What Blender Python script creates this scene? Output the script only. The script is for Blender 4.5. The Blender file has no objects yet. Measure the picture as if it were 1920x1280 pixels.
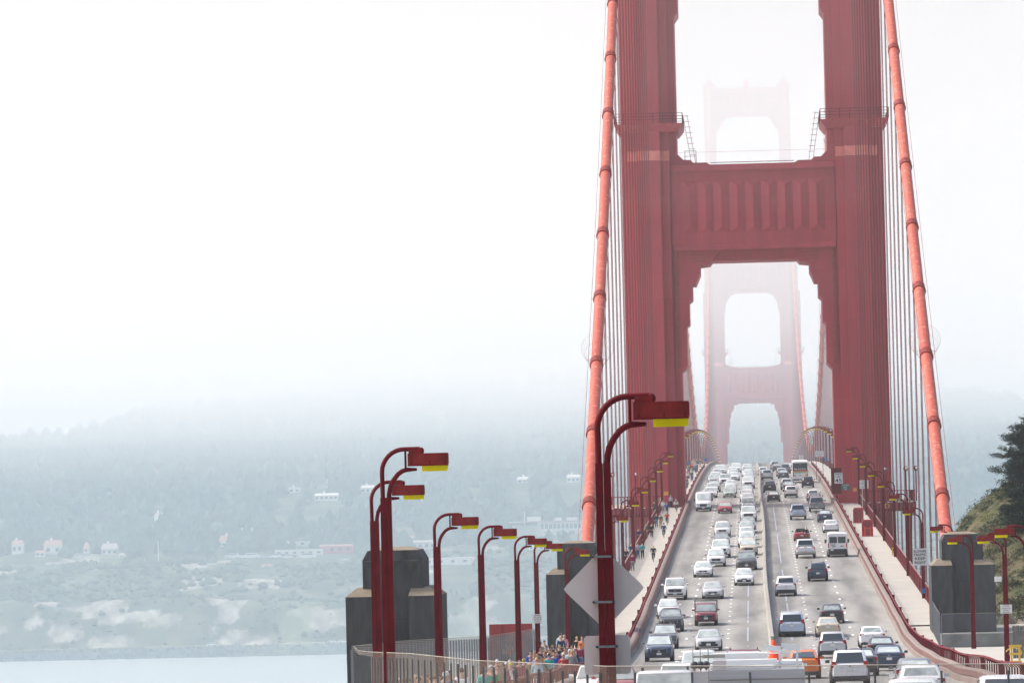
import bpy, bmesh, math, random
from mathutils import Vector, Matrix
R = math.radians
S = bpy.context.scene
COL = S.collection
PI = math.pi

# ---------------------------------------------------------------- camera
F = 10550.0                      # focal length in pixels of the 1920 px wide frame
VPX, VPY, ROLL = 1413.5, 913.0, 0.0253
CAM = Vector((-0.88, 0.0, 80.0))
v_ = Vector((VPX - 960, -(VPY - 640), -F)).normalized()
u_ = Vector((-ROLL, 1.0, 0.0)); u_ = (u_ - v_ * u_.dot(v_)).normalized()
x_ = v_.cross(u_)
M_ = Matrix((x_, v_, u_))        # camera -> world rotation (rows are world axes seen from the camera)
cd = bpy.data.cameras.new('camera'); cam = bpy.data.objects.new('camera', cd); COL.objects.link(cam)
cam.matrix_world = Matrix.Translation(CAM) @ M_.to_4x4()
cd.sensor_width = 36.0; cd.lens = F / 1920 * 36.0
cd.clip_start = 1.0; cd.clip_end = 40000
S.camera = cam

def ray(px, py):
    return (M_ @ Vector((px - 960, -(py - 640), -F))).normalized()
def at(px, py, Y):
    d = ray(px, py); return CAM + d * ((Y - CAM.y) / d.y)

# ---------------------------------------------------------------- world, sun, exposure
SUN_AZ, SUN_EL = R(-76), R(50)   # azimuth from +Y (south, ahead) toward the left
w = bpy.data.worlds.new('World'); S.world = w; w.use_nodes = True
nt = w.node_tree; nt.nodes.clear()
sky = nt.nodes.new('ShaderNodeTexSky'); sky.sky_type = 'NISHITA'; sky.sun_disc = False
sky.sun_elevation = SUN_EL; sky.sun_rotation = SUN_AZ
sky.air_density = 1.0; sky.dust_density = 6.0; sky.ozone_density = 1.0
bg = nt.nodes.new('ShaderNodeBackground'); bg.inputs['Strength'].default_value = 0.15
out = nt.nodes.new('ShaderNodeOutputWorld')
nt.links.new(sky.outputs[0], bg.inputs[0]); nt.links.new(bg.outputs[0], out.inputs[0])
sd = bpy.data.lights.new('sun', 'SUN'); sd.energy = 1.6; sd.angle = R(6); sd.color = (1.0, 0.96, 0.9)
sun = bpy.data.objects.new('sun', sd); COL.objects.link(sun)
sdir = Vector((math.sin(SUN_AZ) * math.cos(SUN_EL), math.cos(SUN_AZ) * math.cos(SUN_EL), math.sin(SUN_EL)))
sun.rotation_euler = sdir.to_track_quat('Z', 'Y').to_euler(); sun.location = (0, 300, 300)
S.view_settings.view_transform = 'Standard'; S.view_settings.look = 'None'
S.view_settings.exposure = 0.51; S.view_settings.gamma = 1.0
S.cycles.volume_bounces = 4
S.cycles.max_bounces = 14
S.cycles.use_denoising = True
S.cycles.transparent_max_bounces = 48

# ---------------------------------------------------------------- materials
def nodes(name):
    m = bpy.data.materials.new(name); m.use_nodes = True
    t = m.node_tree; b = t.nodes['Principled BSDF']
    return m, t, b
def N(t, kind, **kw):
    n = t.nodes.new(kind)
    for k, v in kw.items(): setattr(n, k, v)
    return n
def ramp(t, src, stops):
    r = N(t, 'ShaderNodeValToRGB'); e = r.color_ramp.elements
    while len(e) < len(stops): e.new(0.5)
    for i, (p, c) in enumerate(stops):
        e[i].position = p; e[i].color = (*c, 1) if len(c) == 3 else c
    t.links.new(src, r.inputs[0]); return r
def mat(name, col, rough=0.6, metal=0.0, var=0.12, scale=3.0, bump=0.0, coord='Object', stretch=(1, 1, 1), spec=0.5):
    """plain material with noise in value and a little bump"""
    m, t, b = nodes(name)
    tc = N(t, 'ShaderNodeTexCoord'); mp = N(t, 'ShaderNodeMapping'); mp.inputs['Scale'].default_value = stretch
    no = N(t, 'ShaderNodeTexNoise'); no.inputs['Scale'].default_value = scale; no.inputs['Detail'].default_value = 5
    t.links.new(tc.outputs[coord], mp.inputs[0]); t.links.new(mp.outputs[0], no.inputs['Vector'])
    lo = [c * (1 - var) for c in col]; hi = [min(1, c * (1 + var)) for c in col]
    r = ramp(t, no.outputs[0], [(0.3, lo), (0.7, hi)])
    t.links.new(r.outputs[0], b.inputs['Base Color'])
    b.inputs['Roughness'].default_value = rough; b.inputs['Metallic'].default_value = metal
    b.inputs['Specular IOR Level'].default_value = spec
    if bump:
        bp = N(t, 'ShaderNodeBump'); bp.inputs['Strength'].default_value = bump; bp.inputs['Distance'].default_value = 0.05
        t.links.new(no.outputs[0], bp.inputs['Height']); t.links.new(bp.outputs[0], b.inputs['Normal'])
    return m
def objcol(name, rough=0.4, coat=0.0, spec=0.5):
    m, t, b = nodes(name)
    oi = N(t, 'ShaderNodeObjectInfo')
    t.links.new(oi.outputs['Color'], b.inputs['Base Color'])
    b.inputs['Roughness'].default_value = rough; b.inputs['Coat Weight'].default_value = coat
    b.inputs['Coat Roughness'].default_value = 0.06; b.inputs['Specular IOR Level'].default_value = spec
    return m

def tower_mat():
    m, t, b = nodes('orange_steel_plates')
    tc = N(t, 'ShaderNodeTexCoord')
    br = N(t, 'ShaderNodeTexBrick'); br.offset = 0.0
    br.inputs['Scale'].default_value = 1.0; br.inputs['Mortar Size'].default_value = 0.028
    br.inputs['Brick Width'].default_value = 1.07; br.inputs['Row Height'].default_value = 3.4
    br.inputs['Color1'].default_value = (0.53, 0.056, 0.066, 1); br.inputs['Color2'].default_value = (0.49, 0.051, 0.061, 1)
    br.inputs['Mortar'].default_value = (0.44, 0.046, 0.056, 1)
    sx = N(t, 'ShaderNodeSeparateXYZ'); cx = N(t, 'ShaderNodeCombineXYZ'); ad = N(t, 'ShaderNodeMath', operation='ADD')
    t.links.new(tc.outputs['Object'], sx.inputs[0]); t.links.new(sx.outputs[0], ad.inputs[0]); t.links.new(sx.outputs[1], ad.inputs[1])
    t.links.new(ad.outputs[0], cx.inputs[0]); t.links.new(sx.outputs[2], cx.inputs[1]); t.links.new(cx.outputs[0], br.inputs['Vector'])
    mp = N(t, 'ShaderNodeMapping'); mp.inputs['Scale'].default_value = (.8, .8, 0.10)
    no = N(t, 'ShaderNodeTexNoise'); no.inputs['Scale'].default_value = 0.8; no.inputs['Detail'].default_value = 6
    t.links.new(tc.outputs['Object'], mp.inputs[0]); t.links.new(mp.outputs[0], no.inputs['Vector'])
    r = ramp(t, no.outputs[0], [(0.3, (0.88, 0.88, 0.9)), (0.7, (1.07, 1.06, 1.05))])
    mx = N(t, 'ShaderNodeMix', data_type='RGBA', blend_type='MULTIPLY'); mx.inputs[0].default_value = 1
    t.links.new(br.outputs[0], mx.inputs[6]); t.links.new(r.outputs[0], mx.inputs[7]); t.links.new(mx.outputs[2], b.inputs['Base Color'])
    b.inputs['Roughness'].default_value = 0.6
    return m

MAT = {}
MAT['tower'] = tower_mat()
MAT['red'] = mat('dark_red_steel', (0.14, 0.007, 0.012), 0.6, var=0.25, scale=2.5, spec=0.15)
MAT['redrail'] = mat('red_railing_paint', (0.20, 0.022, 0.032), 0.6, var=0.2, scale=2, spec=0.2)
MAT['panelred'] = mat('matt_red_panel', (0.30, 0.04, 0.045), 0.55, var=0.12, scale=1.0)
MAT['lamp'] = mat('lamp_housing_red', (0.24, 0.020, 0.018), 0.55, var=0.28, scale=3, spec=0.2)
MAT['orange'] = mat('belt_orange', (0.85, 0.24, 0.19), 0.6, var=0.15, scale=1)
def cable_mat():
    m, t, b = nodes('cable_paint')
    tc = N(t, 'ShaderNodeTexCoord'); no = N(t, 'ShaderNodeTexNoise'); no.inputs['Scale'].default_value = 2.2; no.inputs['Detail'].default_value = 5
    t.links.new(tc.outputs['Object'], no.inputs['Vector'])
    r = ramp(t, no.outputs[0], [(0.30, (0.50, 0.080, 0.042)), (0.58, (0.57, 0.105, 0.060)), (0.64, (0.66, 0.21, 0.14)), (0.74, (0.72, 0.30, 0.22))])
    t.links.new(r.outputs[0], b.inputs['Base Color']); b.inputs['Roughness'].default_value = 0.55
    return m
MAT['cable'] = cable_mat()
MAT['band'] = mat('cable_band_red', (0.36, 0.055, 0.042), 0.6, var=0.25, scale=3)
MAT['rope'] = mat('suspender_red', (0.28, 0.045, 0.045), 0.6)
MAT['rub'] = mat('barrier_faded_red', (0.27, 0.21, 0.19), 0.8, var=0.15, scale=0.6)
MAT['walk'] = mat('sidewalk_concrete', (0.47, 0.45, 0.405), 0.85, var=0.07, scale=0.5)
MAT['median'] = mat('median_concrete', (0.37, 0.35, 0.32), 0.85, var=0.15, scale=0.8)
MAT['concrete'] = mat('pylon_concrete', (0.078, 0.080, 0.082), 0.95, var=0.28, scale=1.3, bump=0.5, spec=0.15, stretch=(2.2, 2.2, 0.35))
MAT['lightconc'] = mat('light_concrete', (0.40, 0.37, 0.32), 0.85, var=0.1, scale=1)
MAT['white'] = mat('white_paint', (0.80, 0.80, 0.78), 0.5, var=0.04)
MAT['yellowmark'] = mat('yellow_paint', (0.75, 0.48, 0.06), 0.5, var=0.1)
MAT['blueline'] = mat('pale_blue_line', (0.36, 0.40, 0.50), 0.7, var=0.1, scale=0.2)
MAT['black'] = mat('black_rubber', (0.025, 0.025, 0.03), 0.7)
MAT['darkplastic'] = mat('dark_plastic', (0.04, 0.042, 0.05), 0.55)
MAT['chrome'] = mat('bright_metal', (0.55, 0.56, 0.58), 0.25, metal=0.8, var=0.05)
MAT['rim'] = mat('wheel_rim', (0.35, 0.36, 0.38), 0.35, metal=0.7, var=0.05)
MAT['rubrail'] = mat('rub_rail_paint', (0.20, 0.10, 0.09), 0.7, var=0.2, scale=1)
MAT['postdark'] = mat('dark_fence_post', (0.11, 0.115, 0.12), 0.5)
MAT['palecap'] = mat('pale_cap', (0.80, 0.62, 0.58), 0.6)
MAT['tancap'] = mat('tan_concrete', (0.23, 0.19, 0.14), 0.9, var=0.25, scale=1.5)  # pylon caps, tan and lighter than the concrete below
MAT['midconc'] = mat('mid_grey_concrete', (0.20, 0.21, 0.205), 0.9, var=0.25, scale=1.2)
MAT['boards'] = mat('weathered_boards', (0.15, 0.145, 0.135), 0.9, var=0.3, scale=2)
MAT['signgrey'] = mat('sign_back_aluminium', (0.66, 0.60, 0.575), 0.5, var=0.08, scale=1.5)
MAT['steelgrey'] = mat('galvanised_steel', (0.22, 0.24, 0.26), 0.5, metal=0.3, var=0.1)
MAT['green'] = mat('sign_green', (0.05, 0.16, 0.13), 0.5)
MAT['blue'] = mat('sign_blue', (0.07, 0.18, 0.42), 0.5)
MAT['signorange'] = mat('sign_orange', (0.80, 0.36, 0.05), 0.5)
MAT['cone'] = mat('cone_orange', (0.95, 0.10, 0.03), 0.5, var=0.03)
MAT['cabinet'] = mat('cabinet_red', (0.62, 0.08, 0.12), 0.5)
MAT['skin'] = mat('skin', (0.50, 0.30, 0.22), 0.6)
MAT['shoe'] = mat('shoe_leather', (0.06, 0.05, 0.05), 0.6)
MAT['paint'] = objcol('car_paint', 0.35, 0.8)
MAT['cloth'] = objcol('cloth', 0.9, 0.0, 0.2)
MAT['hair'] = objcol('hair', 0.7)
MAT['text'] = mat('sign_lettering', (0.03, 0.035, 0.04), 0.6)
def glass(name, col, rough=0.06, ior=1.6, spec=0.5):
    m, t, b = nodes(name)
    b.inputs['Base Color'].default_value = (*col, 1); b.inputs['Roughness'].default_value = rough
    b.inputs['IOR'].default_value = ior; b.inputs['Specular IOR Level'].default_value = spec
    b.inputs['Coat Weight'].default_value = 0.6
    return m
MAT['windshield'] = glass('windshield_painted_sky', (0.52, 0.60, 0.58), 0.08, 1.9)  # pale base colour stands in for reflected sky
def vary_reflection(m, lo, hi):  # noise in the base colour paints varied sky reflections
    t = m.node_tree; b = t.nodes['Principled BSDF']; oi = N(t, 'ShaderNodeObjectInfo'); tc = N(t, 'ShaderNodeTexCoord'); no = N(t, 'ShaderNodeTexNoise'); no.inputs['Scale'].default_value = 1.6
    ad = N(t, 'ShaderNodeVectorMath', operation='ADD'); t.links.new(tc.outputs['Object'], ad.inputs[0]); cb = N(t, 'ShaderNodeCombineXYZ'); mu = N(t, 'ShaderNodeMath', operation='MULTIPLY'); mu.inputs[1].default_value = 40
    t.links.new(oi.outputs['Random'], mu.inputs[0]); t.links.new(mu.outputs[0], cb.inputs[0]); t.links.new(cb.outputs[0], ad.inputs[1]); t.links.new(ad.outputs[0], no.inputs['Vector'])
    av = N(t, 'ShaderNodeMath', operation='MULTIPLY_ADD'); av.inputs[1].default_value = .35; t.links.new(oi.outputs['Random'], av.inputs[0]); sb = N(t, 'ShaderNodeMath', operation='MULTIPLY'); sb.inputs[1].default_value = .65
    t.links.new(no.outputs[0], sb.inputs[0]); t.links.new(sb.outputs[0], av.inputs[2]); rr = ramp(t, av.outputs[0], [(.25, lo), (.70, hi)]); t.links.new(rr.outputs[0], b.inputs['Base Color'])
vary_reflection(MAT['windshield'], (0.20, 0.25, 0.25), (0.66, 0.73, 0.71))
MAT['rearglass'] = glass('tinted_glass', (0.035, 0.05, 0.065), 0.08, 1.5)
MAT['head'] = glass('headlight_glass', (0.62, 0.64, 0.66), 0.15, 1.6)
MAT['tail'] = glass('taillight_red', (0.45, 0.015, 0.02), 0.25, 1.5)
MAT['amber'] = glass('amber_glass', (0.8, 0.3, 0.03), 0.25, 1.5)
def lens_mat():
    m, t, b = nodes('yellow_lamp_lens')
    b.inputs['Base Color'].default_value = (1.0, 0.95, 0.0, 1); b.inputs['Roughness'].default_value = 0.35
    tr = N(t, 'ShaderNodeBsdfTranslucent'); tr.inputs[0].default_value = (1.0, 0.97, 0.0, 1)
    mx = N(t, 'ShaderNodeMixShader'); mx.inputs[0].default_value = 0.8
    t.links.new(b.outputs[0], mx.inputs[1]); t.links.new(tr.outputs[0], mx.inputs[2])
    t.links.new(mx.outputs[0], t.nodes['Material Output'].inputs[0])
    return m
MAT['lens'] = lens_mat()

def road_mat():
    m, t, b = nodes('worn_concrete_road')
    tc = N(t, 'ShaderNodeTexCoord')
    sx = N(t, 'ShaderNodeSeparateXYZ'); t.links.new(tc.outputs['Object'], sx.inputs[0])
    # tyre-track bands: darker in the middle of every lane
    mul = N(t, 'ShaderNodeMath', operation='MULTIPLY'); mul.inputs[1].default_value = 2 * PI / 3.05
    sn = N(t, 'ShaderNodeMath', operation='COSINE'); t.links.new(sx.outputs[0], mul.inputs[0]); t.links.new(mul.outputs[0], sn.inputs[0])
    mp = N(t, 'ShaderNodeMapping'); mp.inputs['Scale'].default_value = (0.7, 0.03, 1)
    no = N(t, 'ShaderNodeTexNoise'); no.inputs['Scale'].default_value = 1.0; no.inputs['Detail'].default_value = 6
    t.links.new(tc.outputs['Object'], mp.inputs[0]); t.links.new(mp.outputs[0], no.inputs['Vector'])
    a = N(t, 'ShaderNodeMath', operation='MULTIPLY_ADD'); a.inputs[1].default_value = 0.13
    t.links.new(sn.outputs[0], a.inputs[0]); t.links.new(no.outputs[0], a.inputs[2])
    r = ramp(t, a.outputs[0], [(0.30, (0.180, 0.178, 0.170)), (0.70, (0.350, 0.345, 0.325))])
    # joints every 15.24 m, with weaker ones between
    fr = N(t, 'ShaderNodeMath', operation='FRACT'); dv = N(t, 'ShaderNodeMath', operation='DIVIDE'); dv.inputs[1].default_value = 7.62
    t.links.new(sx.outputs[1], dv.inputs[0]); t.links.new(dv.outputs[0], fr.inputs[0])
    lt = N(t, 'ShaderNodeMath', operation='LESS_THAN'); lt.inputs[1].default_value = 0.045
    t.links.new(fr.outputs[0], lt.inputs[0])
    n2 = N(t, 'ShaderNodeTexNoise'); n2.inputs['Scale'].default_value = 0.3; t.links.new(tc.outputs['Object'], n2.inputs['Vector'])
    ml = N(t, 'ShaderNodeMath', operation='MULTIPLY'); t.links.new(lt.outputs[0], ml.inputs[0]); t.links.new(n2.outputs[0], ml.inputs[1])
    mx = N(t, 'ShaderNodeMix', data_type='RGBA'); mx.inputs[7].default_value = (0.2, 0.19, 0.18, 1)
    t.links.new(ml.outputs[0], mx.inputs[0]); t.links.new(r.outputs[0], mx.inputs[6]); t.links.new(mx.outputs[2], b.inputs['Base Color'])
    b.inputs['Roughness'].default_value = 0.8
    return m
MAT['road'] = road_mat()
def mesh_mat(name, pitch, cov, col, coord='UV'):
    m, t, b = nodes(name)
    tc = N(t, 'ShaderNodeTexCoord'); sx = N(t, 'ShaderNodeSeparateXYZ'); t.links.new(tc.outputs[coord], sx.inputs[0])
    outs = []
    for k in (0, 1):
        dv = N(t, 'ShaderNodeMath', operation='DIVIDE'); dv.inputs[1].default_value = pitch
        fr = N(t, 'ShaderNodeMath', operation='FRACT'); lt = N(t, 'ShaderNodeMath', operation='LESS_THAN'); lt.inputs[1].default_value = cov
        t.links.new(sx.outputs[k], dv.inputs[0]); t.links.new(dv.outputs[0], fr.inputs[0]); t.links.new(fr.outputs[0], lt.inputs[0]); outs.append(lt)
    mxm = N(t, 'ShaderNodeMath', operation='MAXIMUM'); t.links.new(outs[0].outputs[0], mxm.inputs[0]); t.links.new(outs[1].outputs[0], mxm.inputs[1])
    b.inputs['Base Color'].default_value = (*col, 1); b.inputs['Roughness'].default_value = 0.6
    tr = N(t, 'ShaderNodeBsdfTransparent'); mx = N(t, 'ShaderNodeMixShader')
    t.links.new(mxm.outputs[0], mx.inputs[0]); t.links.new(tr.outputs[0], mx.inputs[1]); t.links.new(b.outputs[0], mx.inputs[2])
    t.links.new(mx.outputs[0], t.nodes['Material Output'].inputs[0])
    return m
MAT['mesh'] = mesh_mat('wire_mesh', 0.022, 0.15, (0.20, 0.16, 0.125))
MAT['meshdense'] = mesh_mat('woven_mesh_tan', 0.07, 0.30, (0.34, 0.30, 0.25))
MAT['meshgrey'] = mesh_mat('chain_link_grey', 0.06, 0.16, (0.22, 0.23, 0.25))

# ---------------------------------------------------------------- mesh builder
class MB:
    def __init__(s): s.v = []; s.f = []; s.mi = []; s.cur = 0
    def add(s, vs, fs):
        b = len(s.v); s.v.extend([tuple(p) for p in vs]); s.f.extend([tuple(b + i for i in q) for q in fs]); s.mi.extend([s.cur] * len(fs)); return s
    def box(s, x0, x1, y0, y1, z0, z1):
        return s.add([(x0, y0, z0), (x1, y0, z0), (x1, y1, z0), (x0, y1, z0), (x0, y0, z1), (x1, y0, z1), (x1, y1, z1), (x0, y1, z1)],
                     [(0, 3, 2, 1), (4, 5, 6, 7), (0, 1, 5, 4), (1, 2, 6, 5), (2, 3, 7, 6), (3, 0, 4, 7)])
    def hexa(s, lo, hi):
        """lo and hi are 4-point rings"""
        return s.add(list(lo) + list(hi), [(0, 3, 2, 1), (4, 5, 6, 7), (0, 1, 5, 4), (1, 2, 6, 5), (2, 3, 7, 6), (3, 0, 4, 7)])
    def loft(s, rings, cap=True, closed=True):
        n = len(rings[0]); vs = [p for r in rings for p in r]; fs = []
        for i in range(len(rings) - 1):
            for j in range(n if closed else n - 1):
                k = (j + 1) % n; fs.append((i * n + j, i * n + k, (i + 1) * n + k, (i + 1) * n + j))
        if cap and closed: fs.append(tuple(range(n - 1, -1, -1))); fs.append(tuple((len(rings) - 1) * n + j for j in range(n)))
        return s.add(vs, fs)
    def prism(s, poly, axis, a, b):
        """poly in the plane across `axis`: 'y' -> (x,z), 'x' -> (y,z), 'z' -> (x,y)"""
        def P(p, t): return {'y': (p[0], t, p[1]), 'x': (t, p[0], p[1]), 'z': (p[0], p[1], t)}[axis]
        return s.loft([[P(p, a) for p in poly], [P(p, b) for p in poly]])
    def tube(s, pts, r, n=8, cap=True, sx=1.0):
        pts = [Vector(p) for p in pts]; rings = []
        rs = r if isinstance(r, (list, tuple)) else [r] * len(pts)
        up = None
        for i, p in enumerate(pts):
            d = (pts[min(i + 1, len(pts) - 1)] - pts[max(i - 1, 0)]).normalized()
            if up is None: up = Vector((0, 0, 1)) if abs(d.z) < 0.9 else Vector((0, 1, 0))
            a = d.cross(up).normalized(); b2 = a.cross(d).normalized(); up = b2
            rings.append([tuple(p + a * (math.cos(2 * PI * k / n) * rs[i] * sx) + b2 * (math.sin(2 * PI * k / n) * rs[i])) for k in range(n)])
        return s.loft(rings, cap)
    def ell(s, c, rx, ry, rz, n=12, m=8):
        rings = []
        for i in range(1, m):
            th = PI * i / m
            rings.append([(c[0] + rx * math.sin(th) * math.cos(2 * PI * k / n), c[1] + ry * math.sin(th) * math.sin(2 * PI * k / n), c[2] + rz * math.cos(th)) for k in range(n)])
        return s.loft(rings)
    def cyl(s, c, r, axis, h, n=16, r2=None):
        r2 = r if r2 is None else r2
        def P(a, rr, t):
            u, v = rr * math.cos(a), rr * math.sin(a)
            return {'x': (c[0] + t, c[1] + u, c[2] + v), 'y': (c[0] + u, c[1] + t, c[2] + v), 'z': (c[0] + u, c[1] + v, c[2] + t)}[axis]
        return s.loft([[P(2 * PI * k / n, r, 0) for k in range(n)], [P(2 * PI * k / n, r2, h) for k in range(n)]])
    def build(s, name, mats, parent=None, smooth=None, fix=True):
        me = bpy.data.meshes.new(name); me.from_pydata(s.v, [], s.f)
        ms = mats if isinstance(mats, (list, tuple)) else [mats]
        for m in ms: me.materials.append(MAT[m] if isinstance(m, str) else m)
        if len(ms) > 1: me.polygons.foreach_set('material_index', s.mi)
        if fix:
            bm = bmesh.new(); bm.from_mesh(me); bmesh.ops.recalc_face_normals(bm, faces=bm.faces); bm.to_mesh(me); bm.free()
        if smooth is not None:
            me.shade_smooth(); me.set_sharp_from_angle(angle=R(smooth))
        o = bpy.data.objects.new(name, me); COL.objects.link(o)
        if parent: o.parent = parent
        return o

def tag(o, label=None, cat=None, group=None, kind=None):
    if label: o['label'] = label
    if cat: o['category'] = cat
    if group: o['group'] = group
    if kind: o['kind'] = kind
    return o
def empty(name, loc=(0, 0, 0), rz=0.0, label=None, cat=None, group=None):
    o = bpy.data.objects.new(name, None); COL.objects.link(o); o.location = loc; o.rotation_euler = (0, 0, rz); o.empty_display_size = 0.2
    return tag(o, label, cat, group)
def copy_tree(o, parent=None):
    c = o.copy(); COL.objects.link(c); c.parent = parent
    for ch in list(KIDS.get(o.name, o.children)): copy_tree(ch, c)
    return c
KIDS = {}
def freeze(o):
    KIDS[o.name] = list(o.children)
    for c in o.children: freeze(c)
def text(s, size, loc, rot, material, parent=None, name='lettering', ext=0.006, align='CENTER', fit=None):
    cu = bpy.data.curves.new(name, 'FONT'); cu.body = s; cu.size = size; cu.align_x = align; cu.align_y = 'CENTER'; cu.extrude = ext
    cu.offset = size * 0.012
    o = bpy.data.objects.new(name, cu); COL.objects.link(o)
    dg = bpy.context.evaluated_depsgraph_get(); me = bpy.data.meshes.new_from_object(o.evaluated_get(dg))
    COL.objects.unlink(o); bpy.data.objects.remove(o)
    if fit:
        wd = max(v.co.x for v in me.vertices) - min(v.co.x for v in me.vertices)
        for v in me.vertices: v.co.x *= fit / wd
    me.materials.clear(); me.materials.append(MAT[material])
    o = bpy.data.objects.new(name, me); COL.objects.link(o); o.location = loc; o.rotation_euler = rot
    if parent: o.parent = parent
    return o

# ---------------------------------------------------------------- road profile
ZP = [(0, 76.2), (102, 74.2), (141, 73.5), (176, 72.7), (211, 71.8), (245, 71.0), (293, 69.95), (330, 69.3), (370, 68.8), (400, 68.75), (430, 69.3), (470, 70.29)]
def zr(y):
    if y > 470: 
        if y < 759: return 77.6 - 0.0253 * (759 - y)
        if y < 2039: return 77.6 + 8.1 * (1 - ((y - 1399) / 640) ** 2)
        return 77.6 - 0.0253 * (y - 2039)
    if y <= 0: return ZP[0][1]
    for i in range(len(ZP) - 1):
        (a, za), (b, zb) = ZP[i], ZP[i + 1]
        if a <= y <= b:
            # smooth (Catmull-Rom)
            p0 = ZP[i - 1][1] if i else za - (zb - za); p3 = ZP[i + 2][1] if i + 2 < len(ZP) else zb + 0.0253 * 40
            t = (y - a) / (b - a)
            return za + (zb - za) * (t * 0.5 + 0.5 * (3 * t * t - 2 * t ** 3))
def on_road(px, py, dz=0.0):
    """world point where the view ray meets the road raised by dz"""
    d = ray(px, py); lo, hi = 60.0, 1200.0
    y = lo; prev = None
    while y < hi:
        p = CAM + d * (y / d.y); g = p.z - (zr(y) + dz)
        if prev is not None and prev > 0 >= g:
            a, b = y - 1, y
            for _ in range(20):
                m = (a + b) / 2; q = CAM + d * (m / d.y)
                if q.z - (zr(m) + dz) > 0: a = m
                else: b = m
            return CAM + d * (a / d.y)
        prev = g; y += 1
    # above the crest: nearest miss
    best = min((abs((CAM + d * (yy / d.y)).z - zr(yy) - dz), yy) for yy in range(700, 1300, 3))
    return CAM + d * (best[1] / d.y)

def strip(name, xs, ys, zfun, mat_, kind='structure', off=0.0):
    """a sheet following the deck; xs is a list of x (or functions of y)"""
    mb = MB(); n = len(xs)
    vs = [((x(y) if callable(x) else x), y, zfun(y) + off) for y in ys for x in xs]
    fs = [(i * n + j, i * n + j + 1, (i + 1) * n + j + 1, (i + 1) * n + j) for i in range(len(ys) - 1) for j in range(n - 1)]
    mb.add(vs, fs); o = mb.build(name, mat_, fix=False); o['kind'] = kind
    return o
def frange(a, b, st):
    n = max(1, int(math.ceil((b - a) / st))); return [a + (b - a) * i / n for i in range(n + 1)]
# ================================================================ SETTING
YN, YF = 759.0, 2039.0
YALL = frange(-20, 2600, 10)
def xR(y):   # inner face of the right-hand barrier
    return 9.45 - .45 * max(0, min(1, (430 - y) / 130.0)) - .2 * max(0, min(1, (300 - y) / 100.0))
def xL(y):
    return -9.45 + .2 * max(0, min(1, (430 - y) / 130.0)) if y > 150 else -9.25 + (150 - y) * .11
road = strip('road', [xL, -6.1, -3.05, 0, 3.05, 6.1, xR], YALL, zr, 'road')
# painted markings
mb = MB()
def dash(x, y0, ln, wd, off=0.006):
    ys = [y0, y0 + ln]; mb.add([(x - wd, ys[0], zr(ys[0]) + off), (x + wd, ys[0], zr(ys[0]) + off), (x + wd, ys[1], zr(ys[1]) + off), (x - wd, ys[1], zr(ys[1]) + off)], [(0, 1, 2, 3)])
for x, sp, ln in ((-6.1, 12.2, 2.6), (-3.05, 7.3, 1.3), (3.05, 7.3, 1.3), (6.1, 12.2, 2.6)):
    y = 230.0
    while y < 1500: dash(x, y, ln, 0.10); y += sp
o = mb.build('lane_markings', 'white', fix=False); o['kind'] = 'structure'
mb = MB()
for x in (-1.6, 1.62):
    for a, b in ((395, 470), (474, 540), (556, 640), (655, 752)) if x > 0 else ((400, 476), (484, 512), (640, 660)):
        for y in frange(a, b - 4, 4): dash(x, y, 4.05, 0.06, 0.005)
o = mb.build('centre_lines', 'blueline', fix=False); o['kind'] = 'structure'
# expansion joints, steel
mb = MB()
for y in (404, 561.5, 745, 773, 1399):
    for k in (0, 0.9):
        mb.add([(-9.4, y + k, zr(y) + 0.004), (9.4, y + k, zr(y) + 0.004), (9.4, y + k + 0.35, zr(y) + 0.016), (-9.4, y + k + 0.35, zr(y) + 0.016)], [(0, 1, 2, 3)])
o = mb.build('expansion_joints', 'steelgrey', fix=False); o['kind'] = 'structure'
# movable median barrier: one long wall of concrete blocks
mb = MB()
mb_x = lambda y: 0.05 + 0.10 * math.sin(y / 47.0)
ys = frange(395, 1900, 3)
for i in range(len(ys) - 1):
    a, b = ys[i], ys[i + 1] - 0.06
    xa, xb = mb_x(a), mb_x(b)
    prof = [(-.20, 0), (-.20, .08), (-.09, .26), (-.07, .68), (-.12, .80), (.12, .80), (.07, .68), (.09, .26), (.20, .08), (.20, 0)]
    mb.loft([[(xa + p[0], a, zr(a) + p[1]) for p in prof], [(xb + p[0], b, zr(b) + p[1]) for p in prof]])
tag(mb.build('median_barrier', 'median'), 'long pale concrete barrier snaking down the middle of the roadway', 'barrier')

# road-edge barrier with faded red steel plate, per side
def barrier(side, ya, yb, label):
    ys = frange(ya, yb, 5); sx = side
    xe = (lambda y: xR(y)) if side > 0 else (lambda y: -xL(y))
    prof = [(0.0, 0.0), (0.02, 0.28), (0.14, 0.34), (0.16, 0.62), (0.30, 0.68), (0.52, 0.68), (0.52, -0.5), (0.0, -0.5)]
    mb = MB(); mb.loft([[(sx * (xe(y) + p[0]), y, zr(y) + p[1]) for p in prof] for y in ys])
    root = empty('kerb_barrier', (0, 0, 0), 0, label, 'barrier')
    mb.build('concrete_kerb', 'rub', root)
    mb = MB(); prof = [(0.10, 0.36), (0.10, 0.60), (0.06, 0.60), (0.06, 0.36)]
    mb.loft([[(sx * (xe(y) + p[0]), y, zr(y) + p[1]) for p in prof] for y in ys])
    mb.build('rub_rail', 'rubrail', root)
    return root
barrier(-1, 120, YN - 1, 'faded red kerb barrier along the left edge of the roadway before the near tower')
barrier(1, 120, YN - 1, 'faded red kerb barrier along the right edge of the roadway before the near tower')
barrier(-1, YN + 1, YF, 'faded red kerb barrier on the left edge beyond the near tower')
barrier(1, YN + 1, YF, 'faded red kerb barrier on the right edge beyond the near tower')

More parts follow.
